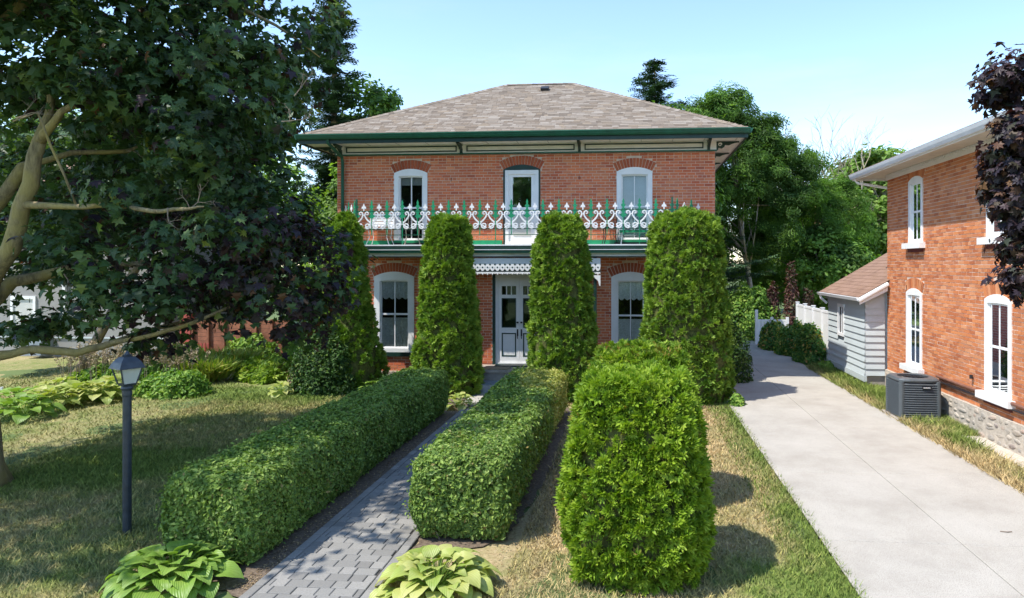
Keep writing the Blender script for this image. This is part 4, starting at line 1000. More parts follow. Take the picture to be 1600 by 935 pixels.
# ================================================================ FOLIAGE BUILDERS
def shape_surface(n, prof, cx, cy, sq=2.6, seed=0, amp=.06, top=True):
    """points+normals over a clipped upright shape; prof(h01)->radius; returns pos, nrm"""
    H = prof['h']; rf_ = prof['r']
    th = RS.rand(n)*2*PI; h = RS.rand(n)**.95
    topn = RS.rand(n) < prof.get('top', .12)
    r = rf_(h)
    c, s = np.cos(th), np.sin(th); k = (np.abs(c)**sq+np.abs(s)**sq)**(-1/sq)
    rr = np.where(topn, rf_(np.ones(n)*.985)*np.sqrt(RS.rand(n)), r)
    z = np.where(topn, H*(1-.05*(rr/rf_(np.ones(n)*.98))**2), h*H*.985)
    pos = np.stack([cx+rr*c*k*prof.get('ex', 1), cy+rr*s*k*prof.get('ey', 1), z], 1)
    e = .01; dr = (rf_(np.clip(h+e, 0, 1))-rf_(np.clip(h-e, 0, 1)))/(2*e*H)
    nr = np.stack([c, s, -dr*.6], 1); nr[topn] = np.stack([c*.3, s*.3, np.ones(n)], 1)[topn]
    nr /= np.linalg.norm(nr, axis=1, keepdims=True)
    return pos, nr
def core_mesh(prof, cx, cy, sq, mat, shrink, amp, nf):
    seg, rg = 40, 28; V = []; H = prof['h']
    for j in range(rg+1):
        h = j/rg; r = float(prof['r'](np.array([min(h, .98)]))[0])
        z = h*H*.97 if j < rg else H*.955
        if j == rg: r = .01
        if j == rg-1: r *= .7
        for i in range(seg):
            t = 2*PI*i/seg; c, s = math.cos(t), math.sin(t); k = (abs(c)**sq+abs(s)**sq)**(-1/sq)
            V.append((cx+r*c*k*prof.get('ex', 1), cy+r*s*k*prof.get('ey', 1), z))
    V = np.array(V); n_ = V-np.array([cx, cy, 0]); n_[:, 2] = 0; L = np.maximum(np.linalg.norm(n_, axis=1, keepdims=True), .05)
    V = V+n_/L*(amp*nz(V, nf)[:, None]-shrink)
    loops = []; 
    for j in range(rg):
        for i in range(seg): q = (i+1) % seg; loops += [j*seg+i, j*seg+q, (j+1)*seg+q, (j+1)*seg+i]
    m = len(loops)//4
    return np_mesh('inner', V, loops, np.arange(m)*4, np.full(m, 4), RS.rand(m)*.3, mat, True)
def arborvitae(name, x, y, prof, n, size, mat, label, cat, group, sq=2.4, amp=.07, nf=3.2):
    t = empty(name, (x, y, 0), label, cat, group)
    per = 10; nc = int(n*1.12)//per
    cpos, cn = shape_surface(nc, prof, 0, 0, sq)
    wp = cpos+np.array([x, y, 0]); d = nz(wp, nf)*amp+nz(wp, nf*2.7)*amp*.8
    cpos = cpos+cn*(d-.045-np.abs(RS.normal(size=nc))*.05)[:, None]
    k = np.repeat(np.arange(nc), per); n = len(k)
    axis = cn+np.array([0, 0, .55]); axis /= np.linalg.norm(axis, axis=1, keepdims=True)
    tip = axis[k]*.7+RS.normal(size=(n, 3))*.66; tip /= np.linalg.norm(tip, axis=1, keepdims=True)
    cs = (.65+.7*RS.rand(nc))[k]; sc = size*cs*(.75+.5*RS.rand(n))
    pos = cpos[k]+tip*(size*cs*.35)[:, None]
    N = np.cross(tip, RS.normal(size=(n, 3))); N /= np.linalg.norm(N, axis=1, keepdims=True)
    Xs = np.cross(tip, N)
    col = np.clip(.45+.25*nz(wp, 2.2)[k]+RS.normal(size=nc)[k]*.16+RS.normal(size=n)*.12, 0, .999)
    me = scatter('foliage', SPRAY, pos, N, sc, mat, col, spin=Xs)
    link('foliage', me, t)
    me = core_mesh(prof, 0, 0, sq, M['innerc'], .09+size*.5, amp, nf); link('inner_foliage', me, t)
    MB().lathe([(.09, 0), (.07, .5)], seg=8).build('trunk', M['barkdark'], t, local=True)
    return t
def lerp_prof(pts):
    xs, ysv = zip(*pts); return lambda h: np.interp(h, xs, ysv)
AG = 'tall clipped arborvitae columns in front of the house'
arborvitae('arborvitae', -4.40, -1.7, dict(h=4.27, r=lerp_prof([(0, .72), (.1, .78), (.4, .69), (.8, .59), (.93, .52), (1, .38)]), top=.06), 19000, .085, M['arbor'], 'tall clipped green cedar column between left ground-floor window and front door', 'tree', AG)
arborvitae('arborvitae', -1.63, -1.9, dict(h=4.28, r=lerp_prof([(0, .78), (.1, .83), (.4, .72), (.8, .64), (.93, .57), (1, .42)]), top=.06), 19000, .085, M['arbor'], 'tall clipped green cedar column directly right of the front door', 'tree', AG)
arborvitae('arborvitae', 1.22, -1.8, dict(h=4.33, r=lerp_prof([(0, 1.0), (.1, 1.12), (.4, 1.0), (.8, .84), (.93, .78), (1, .6)]), top=.07), 26000, .085, M['arbor'], 'widest tall clipped green cedar column at the house corner beside the driveway', 'tree', AG)
arborvitae('arborvitae', -7.08, -1.3, dict(h=4.40, r=lerp_prof([(0, .9), (.15, .9), (.4, .62), (.7, .42), (.93, .30), (1, .15)]), top=.04), 14000, .085, M['arbor'], 'narrow pointed cedar column at the left house corner behind the maple', 'tree', AG)
arborvitae('arborvitae', -4.02, -1.3, dict(h=2.0, r=lerp_prof([(0, .26), (.5, .32), (.9, .24), (1, .1)]), top=.05), 4000, .08, M['arbor'], 'short narrow cedar tucked against the tall column left of the front door', 'tree', AG)
SG = 'clipped cedar shrubs on the front lawn'
arborvitae('clipped_shrub', .04, -10.8, dict(h=2.03, r=lerp_prof([(0, .60), (.15, .71), (.35, .74), (.7, .655), (.9, .58), (1, .50)]), top=.13), 28000, .062, M['arborb'], 'big bright green barrel shaped cedar shrub nearest the camera', 'shrub', SG, sq=2.8, amp=.05, nf=4.5)
arborvitae('clipped_shrub', .12, -8.75, dict(h=2.04, r=lerp_prof([(0, .6), (.15, .7), (.4, .72), (.7, .69), (.9, .66), (1, .55)]), top=.13), 14000, .065, M['arborb'], 'flat topped bright cedar shrub hidden behind the one nearest the camera', 'shrub', SG, sq=2.8, amp=.045, nf=4.5)
# hedges
def hedge(x0, x1, y0, y1, h, n, label, yell=None):
    cx, cy = (x0+x1)/2, (y0+y1)/2; t = empty('clipped_hedge', (cx, cy, 0), label, 'hedge', 'privet hedges along the walkway')
    W, L = x1-x0, y1-y0
    areas = np.array([L*W, L*h, L*h, W*h*1.5, W*h]); pr = areas/areas.sum(); f = RS.choice(5, n, p=pr)
    dens = RS.rand(n)
    v = dens**1.5       # denser near the front
    a = RS.rand(n); b = RS.rand(n)
    yy = -L/2+L*v; xx = -W/2+W*a; zz = .04+(h-.04)*b
    pos = np.zeros((n, 3)); nr = np.zeros((n, 3))
    for k, (p, q) in enumerate(((np.stack([xx, yy, np.full(n, h)], 1), (0, 0, 1)), (np.stack([np.full(n, -W/2), yy, zz], 1), (-1, 0, 0)), (np.stack([np.full(n, W/2), yy, zz], 1), (1, 0, 0)), (np.stack([xx, np.full(n, -L/2), zz], 1), (0, -1, 0)), (np.stack([xx, np.full(n, L/2), zz], 1), (0, 1, 0)))):
        s_ = f == k; pos[s_] = p[s_]; nr[s_] = q
    r = .17     # round the edges
    inner = np.clip(pos, [-W/2+r, -L/2+r, 0], [W/2-r, L/2-r, h-r]); d = pos-inner; dl = np.maximum(np.linalg.norm(d, axis=1, keepdims=True), 1e-6)
    pos = inner+d/dl*np.minimum(dl, r); nr = d/dl
    wp = pos+np.array([cx, cy, 0])
    # tuck in towards the foot, sag and swell
    foot = np.clip((.30-pos[:, 2])/.30, 0, 1)
    pos[:, :2] -= nr[:, :2]*(foot*.13)[:, None]
    thick = np.abs(RS.normal(size=n))*.03
    pos = pos+nr*(nz(wp, 1.7)*.03+nz(wp, 5)*.03+nz(wp, 13)*.02-thick*1.3+.02)[:, None]
    N = nr*.8+RS.normal(size=(n, 3))*.55+np.array([0, 0, .35])
    size = .046*(.6+.8*RS.rand(n))*(1+.35*v)
    # stray upright shoots
    st_ = (RS.rand(n) < .04); pos[st_] += nr[st_]*(RS.rand(st_.sum())*.08)[:, None]
    if yell is not None:
        ym = yell(wp)+RS.normal(size=n)*.15 > .5
    else: ym = np.zeros(n, bool)
    col = np.clip(.45+.2*nz(wp, 3)+RS.normal(size=n)*.25, 0, .999); col[RS.rand(n) < .015] = 1.0
    link('foliage', scatter('foliage', LEAF2, pos[~ym], N[~ym], size[~ym], M['privet'], col[~ym]), t)
    if ym.any(): o = link('foliage', scatter('foliage', LEAF2, pos[ym], N[ym], size[ym], M['privety']), t); o['label'] = 'yellowing leaves'
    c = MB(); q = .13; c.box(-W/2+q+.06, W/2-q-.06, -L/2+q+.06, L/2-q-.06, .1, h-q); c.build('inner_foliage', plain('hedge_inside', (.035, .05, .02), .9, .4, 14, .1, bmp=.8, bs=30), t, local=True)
    tw_ = MB()
    for i in range(int(L*9)):
        yq = -L/2+.1+(L-.2)*random.random(); xq = random.choice((-1, 1))*(W/2-.18); tw_.tube([(xq*.7, yq, 0), (xq, yq+random.uniform(-.08, .08), .3), (xq*1.1, yq+random.uniform(-.1, .1), .55)], [.012, .008, .004], 4)
    tw_.build('stems', M['twig'], t, local=True)
    return t
hedge(-4.82, -3.78, -11.2, -3.9, .93, 85000, 'long clipped hedge on the left side of the grey walkway')
hedge(-2.45, -1.36, -10.4, -3.9, .95, 75000, 'clipped hedge on the right side of the walkway with yellowing far end', yell=lambda p: np.clip((p[:, 1]+6.6)/1.2, 0, 1)*np.clip((p[:, 0]+2.15)/.3+.5*nz(p, 2.2), 0, 1)*1.6)
# ---------------- generic trees
def crown_cloud(ells, nclump, per, cr, flat=.6, inner=.55):
    W = np.array([e[3]*e[4]*e[5] for e in ells])**.67; W /= W.sum(); ci = RS.choice(len(ells), nclump, p=W)
    E = np.array(ells)[ci]; d = RS.normal(size=(nclump, 3)); d /= np.linalg.norm(d, axis=1, keepdims=True)
    rad = (inner+(1-inner)*RS.rand(nclump)**.5)[:, None]
    cc = E[:, :3]+d*rad*E[:, 3:6]
    k = RS.choice(nclump, nclump*per); g = RS.normal(size=(len(k), 3))*np.array([1, 1, flat]); g /= np.maximum(np.linalg.norm(g, axis=1, keepdims=True), .4)/1
    sz = (.6+.8*RS.rand(nclump))[k][:, None]
    pos = cc[k]+g*cr*sz*(RS.rand(len(k))**.5)[:, None]
    N = g*.6+d[k]*.5+np.array([0, 0, .6])+RS.normal(size=(len(k), 3))*.45
    col = np.clip(RS.rand(nclump)[k]*.55+RS.rand(len(k))*.45, 0, .999)
    return pos, N, col, cc
def limbs(mb, base, tips, r0, top):
    base = Vector(base); top = Vector(top)
    mid = base.lerp(top, .5)+Vector((random.uniform(-.15, .15), random.uniform(-.15, .15), 0))
    mb.tube([base, base.lerp(mid, .15), mid, top], [r0*1.25, r0, r0*.75, r0*.25], 8)
    for t_ in tips:
        t_ = Vector(t_); f = random.uniform(.25, .85); s = base.lerp(top, f); m1 = s.lerp(t_, .5)+Vector((0, 0, -.06*(t_-s).length))+Vector((random.uniform(-.2, .2),)*3)
        mb.tube([s, m1, t_], [r0*.42*(1.1-f*.6), r0*.25, r0*.06], 5)
def tree(name, base, ells, nclump, per, cr, tmpl, size, mat, bark_, r0, label, group='trees behind the houses', flat=.6, tips=14, inner=.55):
    t = empty(name, base, label, 'tree', group); b = Vector(base)
    le = [(e[0]-b.x, e[1]-b.y, e[2], e[3], e[4], e[5]) for e in ells]
    pos, N, col, cc = crown_cloud(le, nclump, per, cr, flat, inner)
    s = size*(.6+.8*RS.rand(len(pos)))
    link('crown', scatter('crown', tmpl, pos, N, s, mat, col), t)
    mb = MB(); top = max(le, key=lambda e: e[2]); sel = cc[RS.choice(len(cc), min(tips, len(cc)), replace=False)]
    limbs(mb, (0, 0, 0), [tuple(q) for q in sel], r0, (top[0], top[1], top[2]+top[5]*.4)); mb.build('trunk', bark_, t, local=True, smooth=True)
    return t
# big ash right behind house
tree('ash_tree', (5.7, 14, 0), [(3.9, 14, 7.9, 2.4, 2.2, 3.1), (5.8, 14.2, 6.2, 2.8, 2.2, 3.2), (6.9, 14.5, 7.0, 1.9, 1.8, 1.9), (4.2, 14, 10.1, 1.2, 1.2, 1.1), (5.4, 14.2, 8.9, 1.5, 1.4, 1.3)], 380, 85, .50, COMP, .32, M['treeleaf'], M['deadwood'], .13, 'tall airy ash tree rising right of the brick house corner', tips=26, inner=.35)
tree('ash_tree', (8.2, 16, 0), [(8.2, 16, 3.8, 2.8, 2, 2.8), (9.6, 17, 5.2, 2.2, 2, 2.2), (4.6, 17, 3.2, 2.4, 1.6, 2.8)], 220, 100, .5, COMP, .28, M['treeleaf'], M['barkdark'], .16, 'dark leafy tree standing behind the white fence', tips=16)
tree('ash_tree', (1.9, 12, 0), [(1.9, 12, 8.4, 1.8, 1.8, 1.6), (2.6, 12.5, 6.0, 1.3, 1.2, 2.2), (1.5, 12, 5, 2.2, 2, 2.8)], 200, 90, .5, LEAF2, .24, M['treeleaf'], M['barkdark'], .15, 'rounded green tree just behind the roof corner beside the spruce', tips=12)
tree('maple_tree', (12.5, 20, 0), [(11.8, 20, 5.4, 2.8, 2, 2.6), (14.5, 20, 6.0, 2.6, 2, 2.6), (10.2, 19, 3.4, 2.8, 2, 2.2), (13.2, 20, 8.0, 1.5, 1.5, 1.2)], 330, 90, .6, LEAF2, .28, M['treeleaf2'], M['deadwood'], .2, 'light green leafy tree filling the gap left of the orange brick house', tips=22)
tree('maple_tree', (16, 26, 0), [(16, 26, 6, 5, 3, 4), (11, 27, 4.5, 4, 3, 4)], 260, 70, .9, LEAF2, .42, M['treeleaf2'], M['barkdark'], .2, 'broad hazy green tree farthest back on the right', tips=12)
tree('willow_shrub', (9.6, 15, 0), [(9.6, 15, 2.2, 1.8, 1.5, 2.0), (8.5, 15, 3.2, 1.4, 1.2, 1.6)], 170, 90, .45, LEAF2, .2, M['treeleaf'], M['deadwood'], .08, 'tall loose shrub with pale dead twigs above the lean-to roof', tips=26)
tree('maple_tree', (-1, 24, 0), [(-1, 24, 4, 7, 3, 4)], 120, 60, 1.0, LEAF2, .45, M['treeleaf'], M['barkdark'], .2, 'tree hidden behind the main roof', tips=6)
# left side background
tree('ash_tree', (-10.4, 10, 0), [(-11.0, 10, 9.3, 1.2, 1.2, 1.5), (-10.6, 10, 7, 1.9, 1.8, 1.8), (-11.5, 10, 5, 2.6, 2, 2.4)], 220, 95, .42, LEAF2, .22, M['treeleaf'], M['barkdark'], .16, 'dark green deciduous tree peeking above the left roof corner', tips=14)
tree('maple_tree', (-20, 14, 0), [(-20, 14, 5, 5, 3, 4.5), (-26, 13, 6, 5, 3, 5), (-15.5, 13, 3.6, 3, 2, 3)], 330, 80, .8, LEAF2, .36, M['treeleaf2'], M['barkdark'], .25, 'sunlit tree behind the grey neighbouring building at left', tips=14)
tree('maple_tree', (-9.8, 6, 0), [(-9.9, 6, 4.2, 1.7, 1.6, 2.6), (-9.6, 6, 2.0, 1.6, 1.5, 1.6)], 190, 95, .4, LEAF2, .19, M['treeleaf2'], M['barkdark'], .12, 'light green tree beside the left house corner below the eave', tips=14)
tx = P(118, 600, -.6).x
tree('shade_tree', (tx, -.6, 0), [(-14.8, -.8, 5.2, 3.0, 1.2, 1.7), (-12.2, -.8, 5.6, 2.4, 1.2, 1.6), (-17.5, -.5, 5.0, 2.2, 1.2, 1.8), (-10.8, 0, 7.2, 2.0, 1.3, 1.6)], 300, 80, .5, LEAF2, .24, M['maple'], M['barkdark'], .13, 'dark leaved tree with slim trunk behind the dry plumes in front of the grey building', group='trees on the left border', tips=14)
def spruce(x, y, h, rb, label, n=60, sz=.30):
    t = empty('spruce_tree', (x, y, 0), label, 'tree', 'trees behind the houses'); pos = []; Nn = []; tip = []; br = MB()
    br.tube([(0, 0, 0), (0, 0, h*.5), (0, 0, h)], [.22, .14, .02], 7)
    z = h*.12
    while z < h*.99:
        f = 1-z/h; R = rb*f**.8*random.uniform(.8, 1.15)+.15
        for i in range(6):
            a = random.uniform(0, 2*PI); Rr = R*random.uniform(.65, 1.15); dr = -.18*Rr
            e = (Rr*math.cos(a), Rr*math.sin(a), z+dr+.12*Rr); m_ = (e[0]*.5, e[1]*.5, z+dr*.9)
            br.tube([(0, 0, z), m_, e], [.03*f+.01, .02*f+.006, .004], 4)
            k = max(5, int(Rr*12))
            for j in range(k):
                s = (j+1)/k; px_, py_, pz_ = e[0]*s, e[1]*s, z+(m_[2]-z)*min(1, s*2) if s < .5 else m_[2]+(e[2]-m_[2])*(s-.5)*2
                sp_ = .22*Rr*(1-s*.7)
                for q in (-1, 1):
                    pos.append((px_-math.sin(a)*q*sp_*random.random(), py_+math.cos(a)*q*sp_*random.random(), pz_+random.uniform(-.12, .05)))
                    Nn.append((random.uniform(-.4, .4), random.uniform(-.4, .4), 1)); tip.append((-math.sin(a+q*.9+PI/2), math.cos(a+q*.9+PI/2), 0))
        z += h*.018+random.uniform(0, .08)
    pos = np.array(pos); link('crown', scatter('crown', NEEDLE, pos, np.array(Nn), sz*(.8+.6*RS.rand(len(pos))), M['needle'], None, spin=np.array(tip)), t)
    br.build('trunk', M['barkdark'], t, local=True)
spruce(-11.6, 8.0, 15.0, 2.6, 'tall spruce rising behind the maple at the left of the roof', sz=.42)
spruce(1.05, 14.5, 12.8, 6.0, 'dark pointed spruce showing above the right roof slope', sz=.42)
def dead_tree(x, y, h, label):
    t = empty('bare_tree', (x, y, 0), label, 'tree', 'trees behind the houses'); mb = MB()
    def grow(p, d, L, r, lv):
        q = p+d*L; m_ = p+d*L*.5+Vector((random.uniform(-.06, .06)*L, random.uniform(-.06, .06)*L, 0))
        mb.tube([p, m_, q], [r, r*.8, r*.6], 5 if lv > 2 else 4)
        if lv == 0: return
        for i in range(3 if lv > 1 else 4):
            nd = (d+Vector((random.uniform(-.75, .75), random.uniform(-.75, .75), random.uniform(-.1, .4)))).normalized(); grow(q if i < 2 else m_, nd, L*random.uniform(.6, .8), r*.6, lv-1)
    for i in range(3): grow(Vector((0, 0, 0)), Vector((random.uniform(-.15, .15)+(i-1)*.12, random.uniform(-.1, .1), 1)).normalized(), h*.36, .12, 5)
    mb.build('branches', M['deadwood'], t, local=True)
dead_tree(10.0, 20, 10.6, 'bare grey dead tree against the sky right of the ash')
dead_tree(12.4, 21, 7.5, 'smaller bare tree with tangled twigs above the lean-to')
# bushes
def bush(name, x, y, rx, ry, h, n, size, mat, label, group=None, tmpl=LEAF4, cat='bush', flat=.8, stems=10, upright=0):
    t = empty(name, (x, y, 0), label, cat, group)
    d = RS.normal(size=(n, 3)); d[:, 2] = np.abs(d[:, 2]); d /= np.linalg.norm(d, axis=1, keepdims=True)
    r = (.45+.55*RS.rand(n)**.45)[:, None]; pos = d*r*np.array([rx, ry, h]); wp = pos+np.array([x, y, 0])
    pos = pos*(1+.16*nz(wp, 3.0)+.08*nz(wp, 8))[:, None]; pos[:, 2] = np.maximum(pos[:, 2], .03)
    N = d*.7+RS.normal(size=(n, 3))*.5+np.array([0, 0, .4]); col = np.clip(.5+.3*nz(wp, 3)+RS.normal(size=n)*.25, 0, .999)
    if upright: pos[:, 2] += upright*np.maximum(0, nz(np.stack([wp[:, 0], wp[:, 1], 0*wp[:, 0]], 1), 5))*(pos[:, 2]/h)
    link('foliage', scatter('foliage', tmpl, pos, N, size*(.6+.8*RS.rand(n)), mat, col), t)
    mb = MB()
    for i in range(stems):
        a = random.uniform(0, 2*PI); q = random.uniform(.4, .95); mb.tube([(0, 0, 0), (rx*.4*q*math.cos(a), ry*.4*q*math.sin(a), h*.5), (rx*.8*q*math.cos(a), ry*.8*q*math.sin(a), h*.8*q+.1)], [.014, .01, .005], 4)
    mb.build('stems', M['twig'], t, local=True); return t
bush('boxwood_shrub', 2.62, .6, .52, .6, 1.75, 6000, .07, M['yew'], 'dark rounded shrub at the driveway edge behind the widest cedar column', cat='shrub')
bush('yew_shrub', -7.35, -1.75, .95, .75, 1.65, 16000, .075, M['yew'], 'dark yew with sunlit tips at the foot of the left house corner', cat='shrub')
bush('green_bush', 4.7, 11.0, 1.4, 1.1, 2.35, 9000, .12, M['bush'], 'rounded light green bush where the driveway ends', 'bushes beside the driveway')
bush('rose_bush', 5.15, 7.6, .55, .8, .95, 4500, .10, M['rosebush'], 'farthest rose bush with orange tips beside the driveway end', 'bushes beside the driveway', upright=.35)
bush('rose_bush', 5.50, 6.0, .60, .9, 1.05, 6500, .10, M['rosebush'], 'dark green rose bush in the middle of the driveway border', 'bushes beside the driveway', upright=.45)
bush('rose_bush', 5.62, 4.3, .52, .8, 1.2, 6500, .11, M['rosebush'], 'rose bush with yellow tips just left of the grey lean-to', 'bushes beside the driveway', upright=.35)
for x_, y_, h_, lb_ in ((5.75, 10.9, 2.45, 'leftmost purple barberry column behind the low white fence'), (6.45, 10.6, 2.6, 'tallest purple barberry column, the middle one behind the white fence'), (7.15, 10.8, 2.3, 'purple barberry column nearest the grey lean-to')):
    bush('barberry_bush', x_, y_, .36, .36, h_, 2600, .10, M['barberry'], lb_, 'purple barberry columns behind the white fence', upright=.9)
bush('green_bush', 3.1, 13.5, 1.3, 1.0, 2.2, 6000, .14, M['treeleaf2'], 'leafy bush at the back corner of the brick house', 'bushes beside the driveway')
bush('weedy_plant', 2.28, -2.55, .18, .3, .28, 700, .09, M['bush'], 'small leafy plant at the driveway edge under the widest cedar', cat='plant')
bush('groundcover_plant', 5.62, 2.6, .25, .7, .28, 1500, .09, M['bush'], 'low leafy plant at the foot of the lean-to skirt', cat='plant')
# juniper & left plants
bush('juniper_shrub', -9.75, .0, 1.0, .8, .55, 6000, .14, M['arborb'], 'low spreading juniper in the bed left of the yew', tmpl=SPRAY, cat='shrub')
bush('cedar_shrub', -9.35, .9, .55, .5, 1.35, 4000, .12, M['arbor'], 'upright young cedar behind the spreading juniper', tmpl=SPRAY, cat='shrub')
bush('dried_iris_clump', -8.5, -.6, .45, .4, .7, 900, .24, M['astilbe'], 'dried tan stalks beside the yew foot', cat='plant', tmpl=LEAF2)
for i, (x, y, rx, ry, h, lb) in enumerate([(-11.9, 1.4, 1.0, .6, .5, 'clump of yellow daylilies beside the spreading juniper'), (-12.6, .3, 1.0, .7, .5, 'middle clump of yellow daylilies in the left border'), (-11.4, -.6, .9, .6, .55, 'nearest clump of daylilies just right of the lantern')]):
    t = empty('daylily', (x, y, 0), lb, 'plant', 'daylilies along the left border'); n = 1500
    a = RS.rand(n)*2*PI; q = np.sqrt(RS.rand(n)); pos = np.stack([rx*q*np.cos(a), ry*q*np.sin(a), h*(.35+.5*RS.rand(n))], 1)
    tip = np.stack([np.cos(a)*.8, np.sin(a)*.8, np.ones(n)*.8], 1)+RS.normal(size=(n, 3))*.35; side = RS.normal(size=(n, 3)); N = np.cross(tip, side)
    BL_ = ([(-.03, -.5, 0), (.03, -.5, 0), (.04, .1, .02), (0, .55, -.12), (-.04, .1, .02)], [[0, 1, 2, 4], [4, 2, 3]])
    link('foliage', scatter('foliage', BL_, pos, N, .5*(.6+.6*RS.rand(n)), M['lily'], None, spin=np.cross(tip, N)), t)
bush('leafy_perennial', -10.9, -2.4, .9, .6, .62, 4200, .10, M['bush'], 'green leafy perennial right beside the lantern head', cat='plant')
bush('leafy_perennial', -13.7, 1.8, 1.0, .7, .7, 3000, .11, M['bush'], 'green perennial in front of the red board fence', cat='plant')
bush('leafy_perennial', -12.1, 2.9, .9, .6, .9, 2500, .12, M['bush'], 'grey-green perennial under the brown fence panels', cat='plant')
# astilbe plumes
t = empty('astilbe_clump', (-12.7, -1.3, 0), 'clump of dry pinkish brown plumes behind the yellow hostas', 'plant'); mb = MB(); pp = []
for i in range(120):
    x = random.uniform(-1.7, 1.5); y = random.uniform(-.5, .5); h = random.uniform(.75, 1.15); dx = random.uniform(-.25, .25); mb.tube([(x, y, 0), (x+dx*.4, y, h*.6), (x+dx, y+random.uniform(-.1, .1), h)], [.006, .005, .003], 4)
    for j in range(26): f = random.uniform(.6, 1.02); pp.append((x+dx*(.4+(f-.6)*1.5)+random.gauss(0, .025), y+random.gauss(0, .03), h*f))
mb.build('stalks', M['twig'], t, local=True); pp = np.array(pp)
link('plumes', scatter('plumes', LEAF2, pp, RS.normal(size=pp.shape), .07, M['astilbe']), t)
bush('astilbe_foliage', -12.9, -1.2, 1.8, .6, .55, 5000, .12, M['bush'], 'green ferny leaves below the dry plumes', cat='plant')
# ---------------- hostas
def hosta_leaf(L, W, droop, cup, mat, name='leaf'):
    ns = 8; V = []; f = []
    prof = [(0, .02), (.06, .45), (.16, .85), (.32, 1.0), (.5, .94), (.68, .74), (.84, .42), (.94, .18), (1, .01)]
    for i, (s, w_) in enumerate(prof):
        y = L*(s*.96); z = .16*L*math.sin(s*PI*.7)-droop*L*s*s
        for j, q in enumerate((-1, -.5, 0, .5, 1)):
            V.append((W*.5*w_*q, y, z+cup*W*.5*w_*abs(q)-.02*L*(abs(q) == .0)+.012*L*math.sin(i*2.2+j*3)))
    for i in range(len(prof)-1):
        for j in range(4): a = i*5+j; f.append([a, a+1, a+6, a+5])
    m_ = MB(); m_.v = V
    for q in f: m_.face(q)
    return m_.mesh(name, mat, smooth=True)
HL = {k: [hosta_leaf(.28*s, .27*s*ww, dp, cp, M[k]) for s, ww, dp, cp in ((1, 1, .28, .12), (1.05, .95, .38, .18), (.85, 1.05, .2, .1), (1, .9, .42, .2), (.75, 1, .25, .25))] for k in ('hosta', 'hostay')}
def hosta(x, y, R, n, kind, size, label, group, cat='hosta', oy=0):
    t = empty('hosta', (x, y, 0), label, cat, group); st = MB()
    ga = 2.399
    for i in range(n):
        f = (i+.5)/n; rr = R*math.sqrt(f)*.78; a = i*ga+random.uniform(-.25, .25)
        hh = size*(.80-.58*f**1.3)*1.35+random.uniform(-.02, .03)
        px_, py_ = rr*math.cos(a), rr*math.sin(a)*(.85)
        o = link('leaf', random.choice(HL[kind]), t, (px_, py_, max(.06, hh)))
        pitch = .55-.95*f+random.uniform(-.18, .18)
        o.rotation_euler = (pitch, random.uniform(-.25, .25), a-PI/2+random.uniform(-.3, .3)); s = size*3.0*random.uniform(.65, 1.15)*(.75+.35*f); o.scale = (s, s, s)
        st.tube([(px_*.1, py_*.1, 0), (px_*.6, py_*.6, hh*.7), (px_, py_, max(.06, hh))], .005, 4)
    st.build('stalks', M['hosta'], t, local=True); return t
HG = 'hostas in the garden beds'
hosta(-4.42, -11.55, .60, 110, 'hosta', .27, 'large green hosta at the near end of the left hedge', HG)
hosta(-1.86, -11.45, .58, 110, 'hostay', .26, 'large yellow-green hosta at the near end of the right hedge', HG)
hosta(-3.72, -3.35, .30, 34, 'hostay', .24, 'small pale yellow hosta beside the walkway near the steps', HG)
hosta(-6.2, -1.9, .36, 34, 'hosta', .25, 'green hosta below the left ground-floor window', HG)
hosta(-5.75, -2.15, .32, 30, 'hostay', .24, 'yellowish hosta between the left window and the hedge', HG)
hosta(-8.25, -2.35, .30, 24, 'hostay', .24, 'small yellow hosta alone at the lawn edge before the yew', HG)
i = 0
for (px_, py_, k, R) in ((35, 655, 'hosta', .6), (75, 640, 'hostay', .6), (115, 632, 'hostay', .6), (155, 628, 'hostay', .55), (30, 640, 'hosta', .6), (180, 618, 'hostay', .5), (90, 622, 'hostay', .6)):
    g_ = G(px_, py_); lb = ['leafy green hosta at the left end of the yellow border', 'second hosta from the left in the yellow border', 'yellow hosta in the middle of the border left of the lamp', 'yellow hosta in the border just left of the lamp post', 'green hosta behind the leftmost one', 'smallest yellow hosta directly behind the lamp post', 'yellow hosta at the back of the border below the dry plumes'][i]
    hosta(g_.x, g_.y, R, 44, k, .36, lb, HG); i += 1
for px_, py_, lb in ((330, 575, 'yellow hosta left of the brown fence'), (352, 572, 'yellow hosta under the brown fence panels'), (372, 566, 'yellow hosta right of the brown fence')):
    g_ = G(px_, py_+6); hosta(g_.x, g_.y, .55, 34, 'hostay', .36, lb, HG)
# ================================================================ LEFT MAPLE
mp = empty('maple_tree', (-9.12, -9.0, 0), 'large dark leaved maple overhanging the lawn from the left edge', 'tree')
B = Vector((-9.12, -9.0, 0))
def loc(px, py, yw): return P(px, py, yw)-B
tr = MB(); tr.tube([(.05, 0, -.05), (.02, 0, .3), (0, 0, 1.2), (-.1, 0, 2.0), (.1, 0, 2.7)], [.40, .29, .24, .22, .18], 12); tr.build('trunk', M['bark'], mp, local=True, smooth=True)
def limb(pts, rad, par, name='branch'):
    q = [loc(*p) if len(p) == 3 else Vector(p[0]) for p in pts]
    # subdivide
    out = []; rr = []
    for i in range(len(q)-1):
        for s in range(3):
            f = s/3; out.append(q[i].lerp(q[i+1], f)+Vector((random.uniform(-.015, .015),)*3)); rr.append(rad[i]+(rad[i+1]-rad[i])*f)
    out.append(q[-1]); rr.append(rad[-1]); m_ = MB(); m_.tube(out, [q*.74 for q in rr], 8); return m_.build(name, M['bark'], par, local=True, smooth=True)
